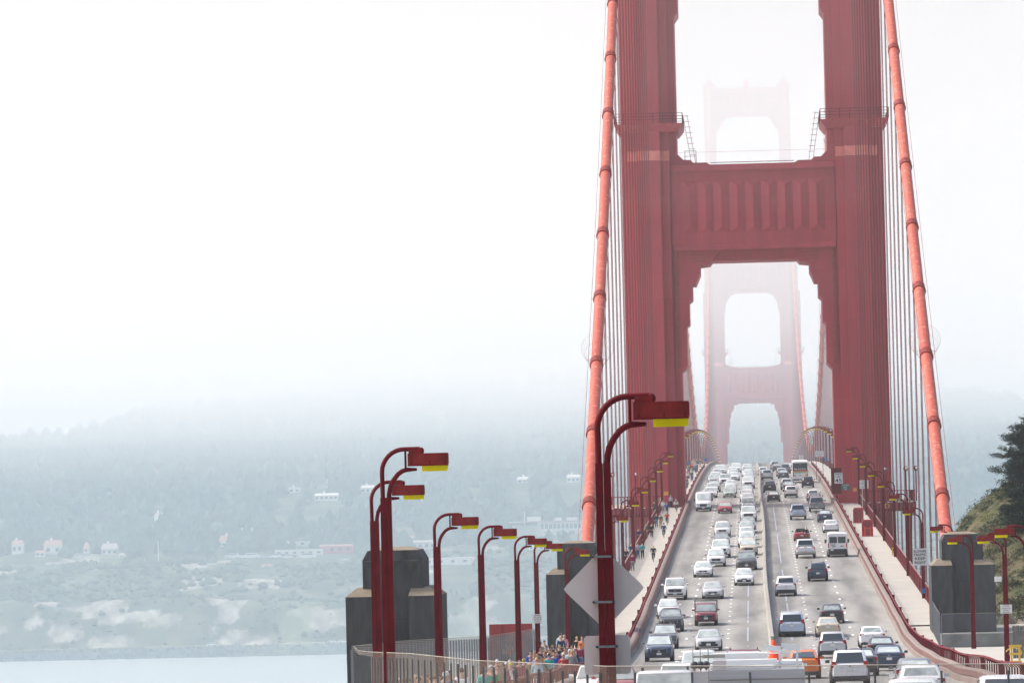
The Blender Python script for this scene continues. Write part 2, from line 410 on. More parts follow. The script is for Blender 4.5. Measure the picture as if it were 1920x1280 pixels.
# sidewalks
XW = 13.05
def gap(y): # around the tower legs
    return 1.0 if abs(y - YN) < 17 or abs(y - YF) < 17 else 0.0
walkL = strip('sidewalk', [lambda y: xL(y) - 0.52, -11.8, lambda y: -XW if y > 430 else -XW - min(4.0, (430 - y) * .02)], [y for y in frange(150, YN - 13, 6)], zr, 'walk', off=0.16)
walkR = strip('sidewalk', [lambda y: xR(y) + 0.52, lambda y: xR(y) + 1.6, lambda y: XW], [y for y in frange(424, YN - 13, 6)], zr, 'walk', off=0.16)
for s in (-1, 1):
    for yc in (YN, YF):
        ys = [y for y in frange(yc - 13, yc + 13, 2)]
        strip('tower_platform', [s * 9.98, s * 20.4], ys, zr, 'walk', off=0.158)
        mb = MB(); mb.box(min(s * 9.98, s * 20.4), max(s * 9.98, s * 20.4), yc - 13, yc + 13, zr(yc) - 1.2, zr(yc) - 0.35)
        o = mb.build('platform_slab', 'red'); o['kind'] = 'structure'
    strip('sidewalk', [s * 9.98, s * XW], [y for y in frange(YN + 13, YF - 13, 8)], zr, 'walk', off=0.16)
# sidewalk joints as thin dark grooves
mb = MB()
for s in (-1, 1):
    for y in frange(300, 746, 7.62):
        if s > 0 and y < 430: continue
        mb.add([(s * 10.0, y, zr(y) + .165), (s * 13.0, y, zr(y) + .165), (s * 13.0, y + .12, zr(y) + .168), (s * 10.0, y + .12, zr(y) + .168)], [(0, 1, 2, 3)])
o = mb.build('sidewalk_joints', 'lightconc', fix=False); o['kind'] = 'structure'

# ---------------------------------------------------------------- railings
def railing(side, ya, yb, xf, off, label, hook=True, post=21.3, picket=2.6, h=1.12, top='redrail', simple=False):
    root = empty('red_railing', (0, 0, 0), 0, label, 'railing')
    mb = MB(); ys = frange(ya, yb, picket); s = side
    xs_ = lambda y: (xf(y) if callable(xf) else xf)
    inn = -1 if hook else 0
    for y in ys:
        x = xs_(y); z = zr(y) + off
        w_, d_ = 0.034, 0.05
        # a flat picket whose head bends over toward the road
        x1 = s * x; x2 = s * (x + inn * 0.22)
        mb.loft([[(x1 - w_, y - d_, z), (x1 + w_, y - d_, z), (x1 + w_, y + d_, z), (x1 - w_, y + d_, z)],
                 [(x1 - w_, y - d_, z + h * .82), (x1 + w_, y - d_, z + h * .82), (x1 + w_, y + d_, z + h * .82), (x1 - w_, y + d_, z + h * .82)],
                 [(x2 - w_, y - d_, z + h), (x2 + w_, y - d_, z + h), (x2 + w_, y + d_, z + h), (x2 - w_, y + d_, z + h)]])
    mb.build('pickets', 'redrail', root)['kind'] = 'stuff'
    mb = MB(); yl = frange(ya, yb, 6)
    for zz, r in (((h + .02), .035), (.12, .035)):
        mb.loft([[(s * (xs_(y) + (inn * .22 if zz > 1 else 0)) + a, y, zr(y) + off + zz + b) for a, b in ((-r, -r), (r, -r), (r, r), (-r, r))] for y in yl])
    mb.build('rails', 'redrail', root)
    if top == 'white':
        mb = MB()
        for y in frange(ya + 1, yb - 1, 3.05): x = s * xs_(y); mb.box(x - .07, x + .07, y, y + 1.1, zr(y) + off + h + .056, zr(y) + off + h + .10)
        mb.build('pale_caps', 'palecap', root)['kind'] = 'stuff'
    for y in frange(ya, yb, post):
        mb = MB(); x = s * xs_(y); mb.box(x - .09, x + .09, y - .16, y + .16, zr(y) + off - .05, zr(y) + off + h + .02); mb.build('post', 'redrail', root)
    return root
rl = lambda y: -xL(y) + 0.62
rr = lambda y: xR(y) + 0.62
railing(-1, 190, YN - 13, rl, 0.16, 'red picket railing between the left sidewalk and the roadway before the near tower')
railing(1, 200, YN - 13, rr, 0.16, 'red picket railing curving beside the right barrier before the near tower')
railing(-1, YN - 13, YN + 300, 10.07, 0.16, 'red picket railing left of the roadway from the near tower to the crest', post=30.5, picket=2.6)
railing(1, YN - 13, YN + 300, 10.07, 0.16, 'red picket railing right of the roadway from the near tower to the crest', post=30.5, picket=2.6)
railing(-1, 432, YN - 13, XW + .1, 0.16, 'outer red railing on the water side of the left sidewalk', hook=False, top='white', post=7.62, picket=0.3, h=1.25)
railing(1, 432, YN - 13, XW + .1, 0.16, 'outer red railing on the ocean side of the right sidewalk', hook=False, top='white', post=7.62, picket=0.3, h=1.25)
railing(-1, YN + 13, YN + 400, XW + .1, 0.16, 'outer red railing of the left sidewalk beyond the near tower', hook=False, post=15.24, picket=0.45)
railing(1, YN + 13, YN + 400, XW + .1, 0.16, 'outer red railing of the right sidewalk beyond the near tower', hook=False, post=15.24, picket=0.45)

# platform railings facing the camera at the near tower
for s, lb in ((-1, 'left'), (1, 'right')):
    root = empty('platform_railing', (0, 0, 0), 0, 'red railing with pale gaps on the %s hand tower platform' % lb, 'railing')
    z = zr(YN) + 0.1; y = YN - 13.05
    mb = MB()
    for x in frange(13.3, 20.3, 0.45): mb.box(s * x - .05, s * x + .05, y - .04, y + .04, z, z + 1.35)
    for k in frange(-13, 13, 0.9): mb.box(s * 20.35 - .05, s * 20.35 + .05, YN + k - .05, YN + k + .05, z, z + 1.35)
    mb.build('pickets', 'redrail', root)['kind'] = 'stuff'
    mb = MB(); mb.box(min(s * 13.2, s * 20.4), max(s * 13.2, s * 20.4), y - .06, y + .06, z + 1.352, z + 1.47); mb.box(s * 20.35 - .06, s * 20.35 + .06, y + .07, YN + 13, z + 1.352, z + 1.47)
    mb.build('top_rail', 'redrail', root)
    mb = MB(); mb.box(min(s * 13.2, s * 20.5), max(s * 13.2, s * 20.5), y - .3, y - .08, z - .9, z - .05); mb.build('fascia', 'redrail', root)
    for x in (14.2, 15.6, 17.0, 18.4, 19.7):
        mb = MB(); mb.box(s * x - .3, s * x + .3, y - .34, y - .305, z - .16, z - .04); mb.build('pale_bracket', 'white', root)
    # curved brackets under the platform
    for x in (14.0, 19.8):
        mb = MB(); pts = [(-6.5, z - 1.0), (-6.5, z - 1.6), (-4.5, z - 2.3), (-2.2, z - 4.5), (-0.6, z - 9), (0, z - 9), (0, z - 1.0)]
        mb.prism([(YN - 6.2 + p[0], p[1]) for p in pts], 'x', s * x - .2, s * x + .2); mb.build('curved_bracket', 'red', root)

# ---------------------------------------------------------------- stiffening truss below the deck
def truss(side, ya, yb, label):
    root = empty('deck_truss', (0, 0, 0), 0, label, 'truss'); s = side; x = s * 13.75
    ys = frange(ya, yb, 7.62)
    mb = MB()
    for dz in (-1.0, -8.4):
        mb.loft([[(x + a, y, zr(y) + dz + b) for a, b in ((-.4, -.35), (.4, -.35), (.4, .35), (-.4, .35))] for y in ys])
    mb.build('chord', 'red', root)
    mb = MB()
    for i in range(len(ys) - 1):
        a, b = ys[i], ys[i + 1]
        za, zb = (zr(a) - 1.35, zr(b) - 8.05) if i % 2 else (zr(a) - 8.05, zr(b) - 1.35)
        mb.tube([(x, a, za), (x, b, zb)], .25, 4); mb.box(x - .2, x + .2, b - .2, b + .2, zr(b) - 8.05, zr(b) - 1.35)
    mb.build('diagonals', 'red', root)
truss(-1, 430, YN - 9, 'red steel truss under the left edge of the side span')
truss(1, 430, YN - 9, 'red steel truss under the right edge of the side span')
truss(-1, YN + 9, YF - 9, 'red steel truss under the left edge of the main span')
truss(1, YN + 9, YF - 9, 'red steel truss under the right edge of the main span')
mb = MB()
ys = frange(425, YF + 350, 10)
mb.loft([[(-13.3, y, zr(y) - .1), (13.3, y, zr(y) - .1), (13.3, y, zr(y) - .6), (-13.3, y, zr(y) - .6)] for y in ys])
o = mb.build('deck_slab', 'red'); o['kind'] = 'structure'

# ---------------------------------------------------------------- towers
TIERS = [(4.0, 150.6, 17.55, 10.05, 8.0), (150.6, 172.0, 16.9, 10.5, 7.2), (172.0, 196.0, 16.2, 10.9, 6.4), (196.0, 224.6, 15.5, 11.35, 5.6)]
def leg(s, root):
    body = MB()
    for z0, z1, xo, xi, dp in TIERS:
        wd = xo - xi
        prof = [(0, 3.0), (.055, 3.0), (.055, 2.5), (.11, 2.5), (.11, 2.0), (.165, 2.0), (.165, 1.5), (.22, 1.5), (.22, 1.0), (.28, 1.0), (.28, 0)]
        for k in range(4):                      # shallow ribs on the main face
            a = .30 + k * .055; prof += [(a, 0), (a, .07), (a + .02, .07), (a + .02, 0)]
        prof += [(.70, 0), (.70, 1.2), (.86, 1.2), (.86, 2.4), (1, 2.4)]
        ring = [(s * (xo - p[0] * wd), -dp + p[1]) for p in prof] + [(s * (xo - p[0] * wd), dp - p[1]) for p in reversed(prof)]
        # inner-face flutes are left plain
        body.loft([[(x, y, z0) for x, y in ring], [(x, y, z1) for x, y in ring]])
    L = body.build('leg', 'tower', root)
    # pale belt above the first strut
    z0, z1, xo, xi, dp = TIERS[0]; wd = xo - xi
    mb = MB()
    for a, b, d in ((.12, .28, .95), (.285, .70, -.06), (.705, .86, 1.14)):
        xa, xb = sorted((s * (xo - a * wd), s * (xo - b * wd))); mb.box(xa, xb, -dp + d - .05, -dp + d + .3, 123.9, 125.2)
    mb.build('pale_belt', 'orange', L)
    # gallery walkway with railing
    g = MB(); e = .75; xa, xb = sorted((s * (xo + e), s * (xi - e - .1)))
    zz = 128.6
    g.loft([[(xa + e * .9, -dp + .1, zz - .9), (xb - e * .9, -dp + .1, zz - .9), (xb - e * .9, dp - .1, zz - .9), (xa + e * .9, dp - .1, zz - .9)],
            [(xa, -dp - e, zz), (xb, -dp - e, zz), (xb, dp + e, zz), (xa, dp + e, zz)], [(xa, -dp - e, zz + .18), (xb, -dp - e, zz + .18), (xb, dp + e, zz + .18), (xa, dp + e, zz + .18)]])
    G = g.build('gallery', 'tower', root)
    r_ = MB()
    for zt in (.75, 1.15, 1.55):
        r_.tube([(xa, -dp - e, zz + zt), (xb, -dp - e, zz + zt), (xb, dp + e, zz + zt), (xa, dp + e, zz + zt), (xa, -dp - e, zz + zt)], .035, 4)
    for x in frange(xa, xb, 1.5):
        for y in (-dp - e, dp + e): r_.box(x - .04, x + .04, y - .04, y + .04, zz + .18, zz + 1.6)
    for y in frange(-dp - e, dp + e, 1.8):
        for x in (xa, xb): r_.box(x - .04, x + .04, y - .04, y + .04, zz + .18, zz + 1.6)
    r_.build('gallery_railing', 'red', G)
    # hanging ladder beside the inner face
    l_ = MB(); x0 = s * (xi - .95)
    for k in (0, .55):
        l_.tube([(x0 - s * k, -dp - .3, zz + 1.2), (x0 - s * (k + 1.0), -dp - .3, 123.4)], .03, 4)
    for i in range(8):
        t = i / 8; z = zz + 1.1 - t * 5.9; x = x0 - s * t * 1.0; l_.tube([(x + s * .1, -dp - .3, z), (x - s * .75, -dp - .3, z)], .03, 4)
    l_.build('ladder', 'rope', root)
    # top cap and finial
    c = MB(); xc = s * 13.42
    c.box(xc - 2.3, xc + 2.3, -5.9, 5.9, 224.62, 225.4); c.box(xc - 1.6, xc + 1.6, -4, 4, 225.4, 226.6); c.cyl((xc, 0, 226.6), .9, 'z', 1.2, 10, .3); c.cyl((xc, 0, 227.8), .12, 'z', 3.2, 6)
    c.build('saddle_housing', 'tower', root)

BR1 = [(11.0, 112.0), (4.7, 112.0), (4.7, 111.5), (5.7, 110.42), (6.0, 110.0), (7.3, 109.85), (7.3, 108.8), (7.95, 107.3), (8.42, 107.3), (8.42, 105.4), (8.9, 105.0), (8.9, 102.1), (9.32, 101.7), (9.32, 96.4), (9.95, 95.7), (11.0, 95.7)]
BR2 = [(11.0, 151.2), (5.0, 151.2), (5.6, 150.3), (7.0, 149.8), (8.0, 149.0), (8.5, 147.8), (9.0, 147.6), (9.0, 147.0), (9.5, 146.4), (9.5, 143.9), (10.0, 143.2), (11.0, 143.2)]
def brk(xo, xi, zt, h):
    return [(xo, zt), (4.6, zt), (6.4, zt - .4), (7.6, zt - 1.0), (8.6, zt - 2.2), (9.4, zt - 3.6), (xi - .5, zt - h * .7), (xi - .1, zt - h), (xo, zt - h)]
def strut(root, zb, zt, dp, bracket, half, wide, cornice=True):
    st = MB()
    st.box(-half, half, -dp, dp, zb + 1.4, zt - .9)
    st.box(-half + .2, half - .2, -dp + 1.3, dp - 1.3, zb, zb + 1.4)
    for sgn in (-1, 1):       # lit sloping mouldings, top and bottom
        st.prism([(sgn * (dp - .5), zt), (sgn * (dp + .1), zt - .05), (sgn * (dp + .55), zt - .75), (sgn * (dp + .55), zt - .9), (sgn * (dp - .5), zt - .9)], 'x', -half, half)
        st.prism([(sgn * (dp - .3), zb + 2.15), (sgn * (dp + .02), zb + 2.15), (sgn * (dp + .5), zb + 1.6), (sgn * (dp + .5), zb + 1.4), (sgn * (dp - .3), zb + 1.4)], 'x', -half + .1, half - .1)
    st.box(-half + .1, half - .1, -dp + .49, dp - .49, zt - .9, zt - .02)
    So = st.build('strut', 'tower', root)
    n, x0, x1 = 9, -9.55, 9.55; pw = (x1 - x0) / n
    za, zc = zb + 3.7, zt - 2.2
    for sgn in (-1, 1):
        fl = MB()
        for i in range(n):
            a, b = x0 + i * pw, x0 + (i + 1) * pw; m = (a + b) / 2; y0 = sgn * (dp + .003); y1 = sgn * (dp + .45)
            fl.add([(a, y0, za), (b, y0, za), (m, y1, za + .8), (a, y0, zc), (b, y0, zc), (m, y1, zc - .8)], [(0, 2, 5, 3), (1, 4, 5, 2), (0, 1, 2), (3, 5, 4), (0, 3, 4, 1)])
        fl.build('fluted_panel', 'tower', So)
    for sgn in (-1, 1):
        b = MB(); b.prism([(sgn * p[0], p[1]) for p in bracket], 'y', -dp + .25, dp - .25)
        B = b.build('corner_bracket', 'tower', root)
        # groove frame on the bracket face
        if wide:
            g = MB()
            x = sgn * 10.45; g.box(x - .18, x + .18, -dp + .02, -dp + .24, 96.2, 111.9)
            for k, zz in enumerate((111.2, 110.75, 110.3)):
                xa, xb = sorted((sgn * (10.0 - k * .15 - 1.2), sgn * (6.1 + k * .2))); g.box(xa, xb, -dp + .14, -dp + .24, zz, zz + .10)
            g.build('bracket_moulding', 'band', B)

def make_tower(y, label):
    root = empty('bridge_tower', (0, y, 0), 0, label, 'bridge tower', 'towers of the suspension bridge')
    for s in (-1, 1): leg(s, root)
    strut(root, 110.4, 123.3, 6.1, BR1, 10.98, True)
    strut(root, 150.3, 161.8, 5.4, BR2, 10.95, False)
    strut(root, 182.0, 192.5, 4.6, brk(11.3, 10.9, 182.6, 7.5), 11.2, False)
    strut(root, 214.2, 224.5, 3.8, brk(11.6, 11.35, 214.9, 7.5), 11.55, False)
    # stepped corner pieces on top of the first strut
    for s in (-1, 1):
        b = MB(); pts = [(10.98, 123.3), (5.7, 123.31), (6.1, 123.6), (7.9, 123.6), (8.3, 124.0), (9.2, 124.0), (9.9, 124.7), (10.98, 124.7)]
        b.prism([(s * p[0], p[1]) for p in pts], 'y', -5.5, 5.5); b.build('stepped_corner', 'tower', root)
    b = MB(); b.cyl((0, 0, 224.5), 1.0, 'z', 1.6, 12); b.ell((0, 0, 226.3), 1.0, 1.0, 1.3); b.build('beacon', 'tower', root)
    # small frame and safety line on the first strut
    b = MB()
    for xa, xb, z in ((-9.0, -7.5, 125.2),):
        b.tube([(xa, -5.2, 123.9), (xa, -5.2, z), (xb, -5.2, z), (xb, -5.2, 123.6)], .05, 4); b.tube([(xa, -5.2, 124.5), (xb, -5.2, 124.5)], .03, 4)
    b.tube([(-10, -5.3, 125.0), (10, -5.3, 125.0)], .012, 4); b.tube([(-5.6, -5.4, 123.55), (5.6, -5.4, 123.55)], .05, 4)
    b.build('safety_line', 'rope', root)
    # concrete pier
    b = MB(); b.loft([[(-24, -14, -2), (24, -14, -2), (24, 14, -2), (-24, 14, -2)], [(-22, -12, 13.5), (22, -12, 13.5), (22, 12, 13.5), (-22, 12, 13.5)]]); b.build('pier', 'lightconc', root)
    return root
make_tower(YN, 'near red bridge tower with fluted cross beam standing over the traffic')
make_tower(YF, 'distant bridge tower fading into the fog seen through the near tower')

# ---------------------------------------------------------------- main cables
def zside(y): s = y - 416; return 70.6 + .3630 * s + .000266 * s * s
ZT = zside(YN)
def zmain(y): return 88.2 + (ZT - 88.2) * ((y - 1399) / 640) ** 2
def zback(y): return ZT - .55 * (y - YF) + .0003 * (y - YF) ** 2
XC = 13.72
def cable(s, ya, yb, fz, label, hangers=True):
    root = empty('main_cable', (0, 0, 0), 0, label, 'bridge cable', 'main cables of the bridge')
    ys = frange(ya, yb, 8); mb = MB(); mb.tube([(s * XC, y, fz(y)) for y in ys], .47, 14)
    mb.build('cable', 'cable', root, smooth=60)
    mb = MB()
    for k in (-1, 1): mb.tube([(s * XC + k * .62, y, fz(y) + 1.15) for y in ys], .018, 4)
    mb.build('hand_ropes', 'rope', root)
    if not hangers: return root
    yt = YN if abs(ya - YN) < 30 or abs(yb - YN) < 30 else YF
    n = 0; y = yt
    hs = []
    st = 15.24 if yb > YN + 30 else -15.24
    y = YN + st
    while min(ya, yb) + 8 < y < max(ya, yb) - 8: hs.append(y); y += st
    dirv = lambda y: Vector((0, 1, (fz(y + 1) - fz(y - 1)) / 2)).normalized()
    for y in hs:
        p = Vector((s * XC, y, fz(y))); d = dirv(y)
        mb = MB(); mb.tube([p - d * .75, p - d * .7, p + d * .35, p + d * .45], [.49, .525, .525, .49], 12)
        mb.tube([p - d * .95, p - d * .78], .60, 12)
        for q in (-.5, -.2, .1): mb.tube([p + d * q, p + d * (q + .08)], .555, 12)
        mb.build('cable_band', 'band', root) if len([c for c in root.children]) < 99 else None
    for y in hs:
        z0 = zr(y) - .9; z1 = fz(y) - .4
        if z1 - z0 < 1.2: continue
        mb = MB()
        for k in (-.045, .045): mb.tube([(s * XC + k, y, z0), (s * XC + k, y, z1)], .038, 5)
        mb.build('suspender', 'rope', root)
    return root
cable(-1, 418, YN, zside, 'orange main cable rising to the near tower on the left')
cable(1, 418, YN, zside, 'orange main cable rising to the near tower on the right')
cable(-1, YN, YF, zmain, 'left cable of the main span seen through the near tower')
cable(1, YN, YF, zmain, 'right cable of the main span seen through the near tower')
cable(-1, YF, YF + 340, zback, 'left cable behind the distant tower', False)
cable(1, YF, YF + 340, zback, 'right cable behind the distant tower', False)

# wire guard baskets round the near cables
for s, px, lb in ((-1, 1120, 'left'), (1, 1745, 'right')):
    yb_ = 470.0
    p = Vector((s * XC, yb_, zside(yb_))); d = Vector((0, 1, .41)).normalized(); 
    root = empty('cable_guard', p, 0, 'flared wire guard basket round the %s hand cable' % lb, 'wire guard')
    mb = MB(); a = Vector((1, 0, 0)); b = Vector((0, -d.z, d.y))
    A0 = Vector((0, 0, 0)); A1 = d * 2.6
    ring = lambda c, r, k: c + a * math.cos(k) * r + b * math.sin(k) * r
    n = 26
    for k in range(n): mb.tube([ring(A0, .75, 2 * PI * k / n), ring(A1, 1.35, 2 * PI * k / n)], .006, 3)
    for c, r in ((A0, .75), (A1 * .5, 1.05), (A1, 1.35)): mb.tube([ring(c, r, 2 * PI * k / 24) for k in range(25)], .008, 3)
    for k in range(6): mb.tube([ring(A0, .47, 2 * PI * k / 6), ring(A0, .75, 2 * PI * k / 6)], .02, 3)
    mb.build('wire_basket', 'rope', root)
# ================================================================ WATER, TERRAIN, HILLS
from mathutils import noise as mn
def fbm(x, y, s, o=4, z=0.0):
    v = 0; a = 1; t = 0
    for k in range(o): v += a * mn.noise(Vector((x / s, y / s, z + k * 7.3))); t += a; a *= .5; s *= .5
    return v / t
def sstep(a, b, x):
    t = max(0, min(1, (x - a) / (b - a))); return t * t * (3 - 2 * t)

m, t, b = nodes('bay_water')
tc = N(t, 'ShaderNodeTexCoord'); no = N(t, 'ShaderNodeTexNoise'); no.inputs['Scale'].default_value = 0.25; no.inputs['Detail'].default_value = 6
mp = N(t, 'ShaderNodeMapping'); mp.inputs['Scale'].default_value = (0.35, 1, 1); t.links.new(tc.outputs['Object'], mp.inputs[0]); t.links.new(mp.outputs[0], no.inputs['Vector'])
bp = N(t, 'ShaderNodeBump'); bp.inputs['Strength'].default_value = 0.5; bp.inputs['Distance'].default_value = 0.6
t.links.new(no.outputs[0], bp.inputs['Height']); t.links.new(bp.outputs[0], b.inputs['Normal'])
b.inputs['Base Color'].default_value = (0.46, 0.50, 0.50, 1); b.inputs['Roughness'].default_value = 0.3
MAT['water'] = m
mb = MB(); mb.add([(-9000, -600, 0), (9000, -600, 0), (9000, 14000, 0), (-9000, 14000, 0)], [(0, 1, 2, 3)])
o = mb.build('water', 'water', fix=False); o['kind'] = 'structure'

def hills_mat():
    m, t, b = nodes('coastal_hill')
    tc = N(t, 'ShaderNodeTexCoord'); at_ = N(t, 'ShaderNodeVertexColor'); at_.layer_name = 'cover'
    n1 = N(t, 'ShaderNodeTexNoise'); n1.inputs['Scale'].default_value = 0.06; n1.inputs['Detail'].default_value = 8
    t.links.new(tc.outputs['Object'], n1.inputs['Vector'])
    veg = ramp(t, n1.outputs[0], [(0.30, (0.030, 0.048, 0.034)), (0.50, (0.070, 0.090, 0.055)), (0.68, (0.16, 0.17, 0.11))])
    n2 = N(t, 'ShaderNodeTexNoise'); n2.inputs['Scale'].default_value = 0.12; n2.inputs['Detail'].default_value = 8
    mp = N(t, 'ShaderNodeMapping'); mp.inputs['Scale'].default_value = (1, 1, .5); t.links.new(tc.outputs['Object'], mp.inputs[0]); t.links.new(mp.outputs[0], n2.inputs['Vector'])
    rock = ramp(t, n2.outputs[0], [(0.30, (0.10, 0.11, 0.09)), (0.48, (0.28, 0.26, 0.22)), (0.62, (0.46, 0.42, 0.35)), (0.75, (0.62, 0.58, 0.50))])
    sp = N(t, 'ShaderNodeSeparateColor'); t.links.new(at_.outputs[0], sp.inputs[0])
    n3 = N(t, 'ShaderNodeTexNoise'); n3.inputs['Scale'].default_value = 0.30; n3.inputs['Detail'].default_value = 9; n3.inputs['Roughness'].default_value = .7
    t.links.new(mp.outputs[0], n3.inputs['Vector'])
    ma = N(t, 'ShaderNodeMath', operation='MULTIPLY_ADD'); ma.inputs[1].default_value = 1.1; t.links.new(n3.outputs[0], ma.inputs[0]); t.links.new(sp.outputs[0], ma.inputs[2])
    rk = ramp(t, ma.outputs[0], [(.72, (0, 0, 0)), (1.12, (1, 1, 1))])
    rr2 = N(t, 'ShaderNodeMath', operation='MULTIPLY'); t.links.new(rk.outputs[0], rr2.inputs[0]); gt = N(t, 'ShaderNodeMath', operation='GREATER_THAN'); gt.inputs[1].default_value = .02; t.links.new(sp.outputs[0], gt.inputs[0]); t.links.new(gt.outputs[0], rr2.inputs[1])
    mx = N(t, 'ShaderNodeMix', data_type='RGBA'); t.links.new(rr2.outputs[0], mx.inputs[0]); t.links.new(veg.outputs[0], mx.inputs[6]); t.links.new(rock.outputs[0], mx.inputs[7])
    m2 = N(t, 'ShaderNodeMix', data_type='RGBA'); t.links.new(sp.outputs[1], m2.inputs[0]); t.links.new(mx.outputs[2], m2.inputs[6]); m2.inputs[7].default_value = (0.10, 0.13, 0.16, 1)
    m3 = N(t, 'ShaderNodeMix', data_type='RGBA'); t.links.new(sp.outputs[2], m3.inputs[0]); t.links.new(m2.outputs[2], m3.inputs[6]); m3.inputs[7].default_value = (0.19, 0.24, 0.12, 1)
    t.links.new(m3.outputs[2], b.inputs['Base Color']); b.inputs['Roughness'].default_value = 0.95; b.inputs['Specular IOR Level'].default_value = 0.1
    return m
MAT['hills'] = hills_mat()
SH = 2870.0
def hillz(x, y):
    d = y - SH - 12 * fbm(x, 0, 300, 2)
    if d < 0: return -3 + max(d, -30) * .1
    if d < 14: return 5.2 * d / 14 + .5 * fbm(x, y, 6, 2)
    if d < 30: return 5.2
    wide = sstep(-620, -250, x)
    bl = 24 + 7 * fbm(x, y, 90, 3) + 6 * fbm(x, 0, 160, 2, 3)
    cl = 32 + 10 * fbm(x, y, 60, 3)
    z = 5.2 + bl * sstep(30, 30 + cl, d)
    z += (14 + 5 * fbm(x, y, 120, 3)) * sstep(70, 190, d)
    z += 8 * sstep(190, 290, d)
    ridge = 58 + 36 * wide + 10 * fbm(x, 0, 260, 3, 9)
    if x > 60: ridge *= 1 - .62 * sstep(60, 420, x)
    z += ridge * sstep(310, 1000, d) + 7 * fbm(x, y, 150, 4, 5) * sstep(200, 420, d)
    z -= 40 * sstep(1300, 2600, d)
    return z
xs = frange(-1500, -560, 20) + frange(-560, 260, 4.5)[1:] + frange(260, 1500, 20)[1:]
ys = frange(SH - 20, SH + 130, 4) + frange(SH + 130, SH + 420, 8)[1:] + frange(SH + 420, SH + 2800, 40)[1:]
mb = MB(); nx = len(xs)
mb.add([(x, y, hillz(x, y)) for y in ys for x in xs], [(i * nx + j, i * nx + j + 1, (i + 1) * nx + j + 1, (i + 1) * nx + j) for i in range(len(ys) - 1) for j in range(nx - 1)])
ho = mb.build('hills', 'hills', fix=False); ho['kind'] = 'structure'
me = ho.data; me.shade_smooth()
ca = me.color_attributes.new('cover', 'FLOAT_COLOR', 'POINT')
for i, v in enumerate(me.vertices):
    d = v.co.y - SH; x, y = v.co.x, v.co.y
    # bare bluff faces, long streaks and slips with their own outlines
    zz = v.co.z; f = fbm(x + zz * .8, zz * 2.4, 30, 4, 2) + .25 * fbm(x, zz * 2.6, 10, 3, 8)
    rock = sstep(-.02, .26, f + (.08 if x < -330 else -.02)) * (sstep(26, 33, d) - sstep(58, 84, d))
    rock = max(rock, .8 * sstep(.20, .30, fbm(x, y, 40, 3, 14)) * (sstep(90, 110, d) - sstep(230, 300, d)))
    if 26 < d < 31: rock = .9
    wall = 1.0 if -6 < d < 15 else 0.0
    green = sstep(.06, .25, fbm(x, y, 55, 3, 21)) * (1 - sstep(240, 330, d)) * (.5 if (-300 < x < -230 and d < 60) else .3)
    ca.data[i].color = (min(1, max(0, rock)), wall, min(1, max(0, green)), 1)

# riprap rocks along the sea wall and a foam line
random.seed(4)
mb = MB()
for k in range(2600):
    x = random.uniform(-560, 200); d = random.uniform(-3, 13.5); y = SH + 12 * fbm(x, 0, 300, 2) + d; z = max(0, 5.2 * d / 14); r = random.uniform(.5, 1.3)
    a = random.uniform(0, 3)
    pts = [(x + r * random.uniform(.6, 1.1) * math.cos(a + q * 1.57), y + r * random.uniform(.6, 1.1) * math.sin(a + q * 1.57)) for q in range(4)]
    mb.hexa([(p[0], p[1], z - .5) for p in pts], [(x + (p[0] - x) * .6, y + (p[1] - y) * .6, z + r * random.uniform(.5, .9)) for p in pts])
MAT['riprap'] = mat('riprap_stone', (0.13, 0.16, 0.19), 0.9, var=0.5, scale=0.15)
tag(mb.build('riprap', 'riprap'), kind='stuff', label='dark loose rocks piled along the foot of the far shore', cat='rocks')
mb = MB()
MAT['foam'] = mat('sea_foam', (0.85, 0.87, 0.86), 0.8, var=0.02)
for k in range(420):
    x = random.uniform(-560, 160); y = SH + 12 * fbm(x, 0, 300, 2) - 3 - random.uniform(0, 1) ** 3 * 22; l = random.uniform(2, 12); wv = random.uniform(.3, 1.1)
    mb.add([(x - l, y, .03 + k * 1e-4), (x, y - wv, .03 + k * 1e-4), (x + l, y, .03 + k * 1e-4), (x, y + wv, .03 + k * 1e-4)], [(0, 1, 2, 3)])
tag(mb.build('sea_foam', 'foam', fix=False), kind='stuff', label='broken white foam where small waves meet the far shore', cat='foam')

# far wood: rough crowns of many small facets
MAT['wood'] = mat('far_foliage', (0.040, 0.068, 0.046), 0.95, var=0.75, scale=0.11, spec=0.1)
def crown(mb, x, y, z, r, h, n=2):
    """a ragged conifer/eucalyptus crown from a few jittered rings"""
    k = 7; rings = []
    for i in range(4):
        tt = i / 3; rr = r * (0.55, 1.0, 0.72, 0.18)[i]; a0 = random.uniform(0, 1)
        rings.append([(x + rr * random.uniform(.65, 1.25) * math.cos(a0 + 2 * PI * q / k), y + rr * random.uniform(.65, 1.25) * math.sin(a0 + 2 * PI * q / k), z + h * (0.12 + .88 * tt) * random.uniform(.88, 1.08)) for q in range(k)])
    mb.loft(rings)
CLEAR = []
def blocked(x, y, h=14):
    return any(abs(x - cx) < w_ + 3 and cy - dd < y < cy + 12 for cx, cy, w_, dd in CLEAR)
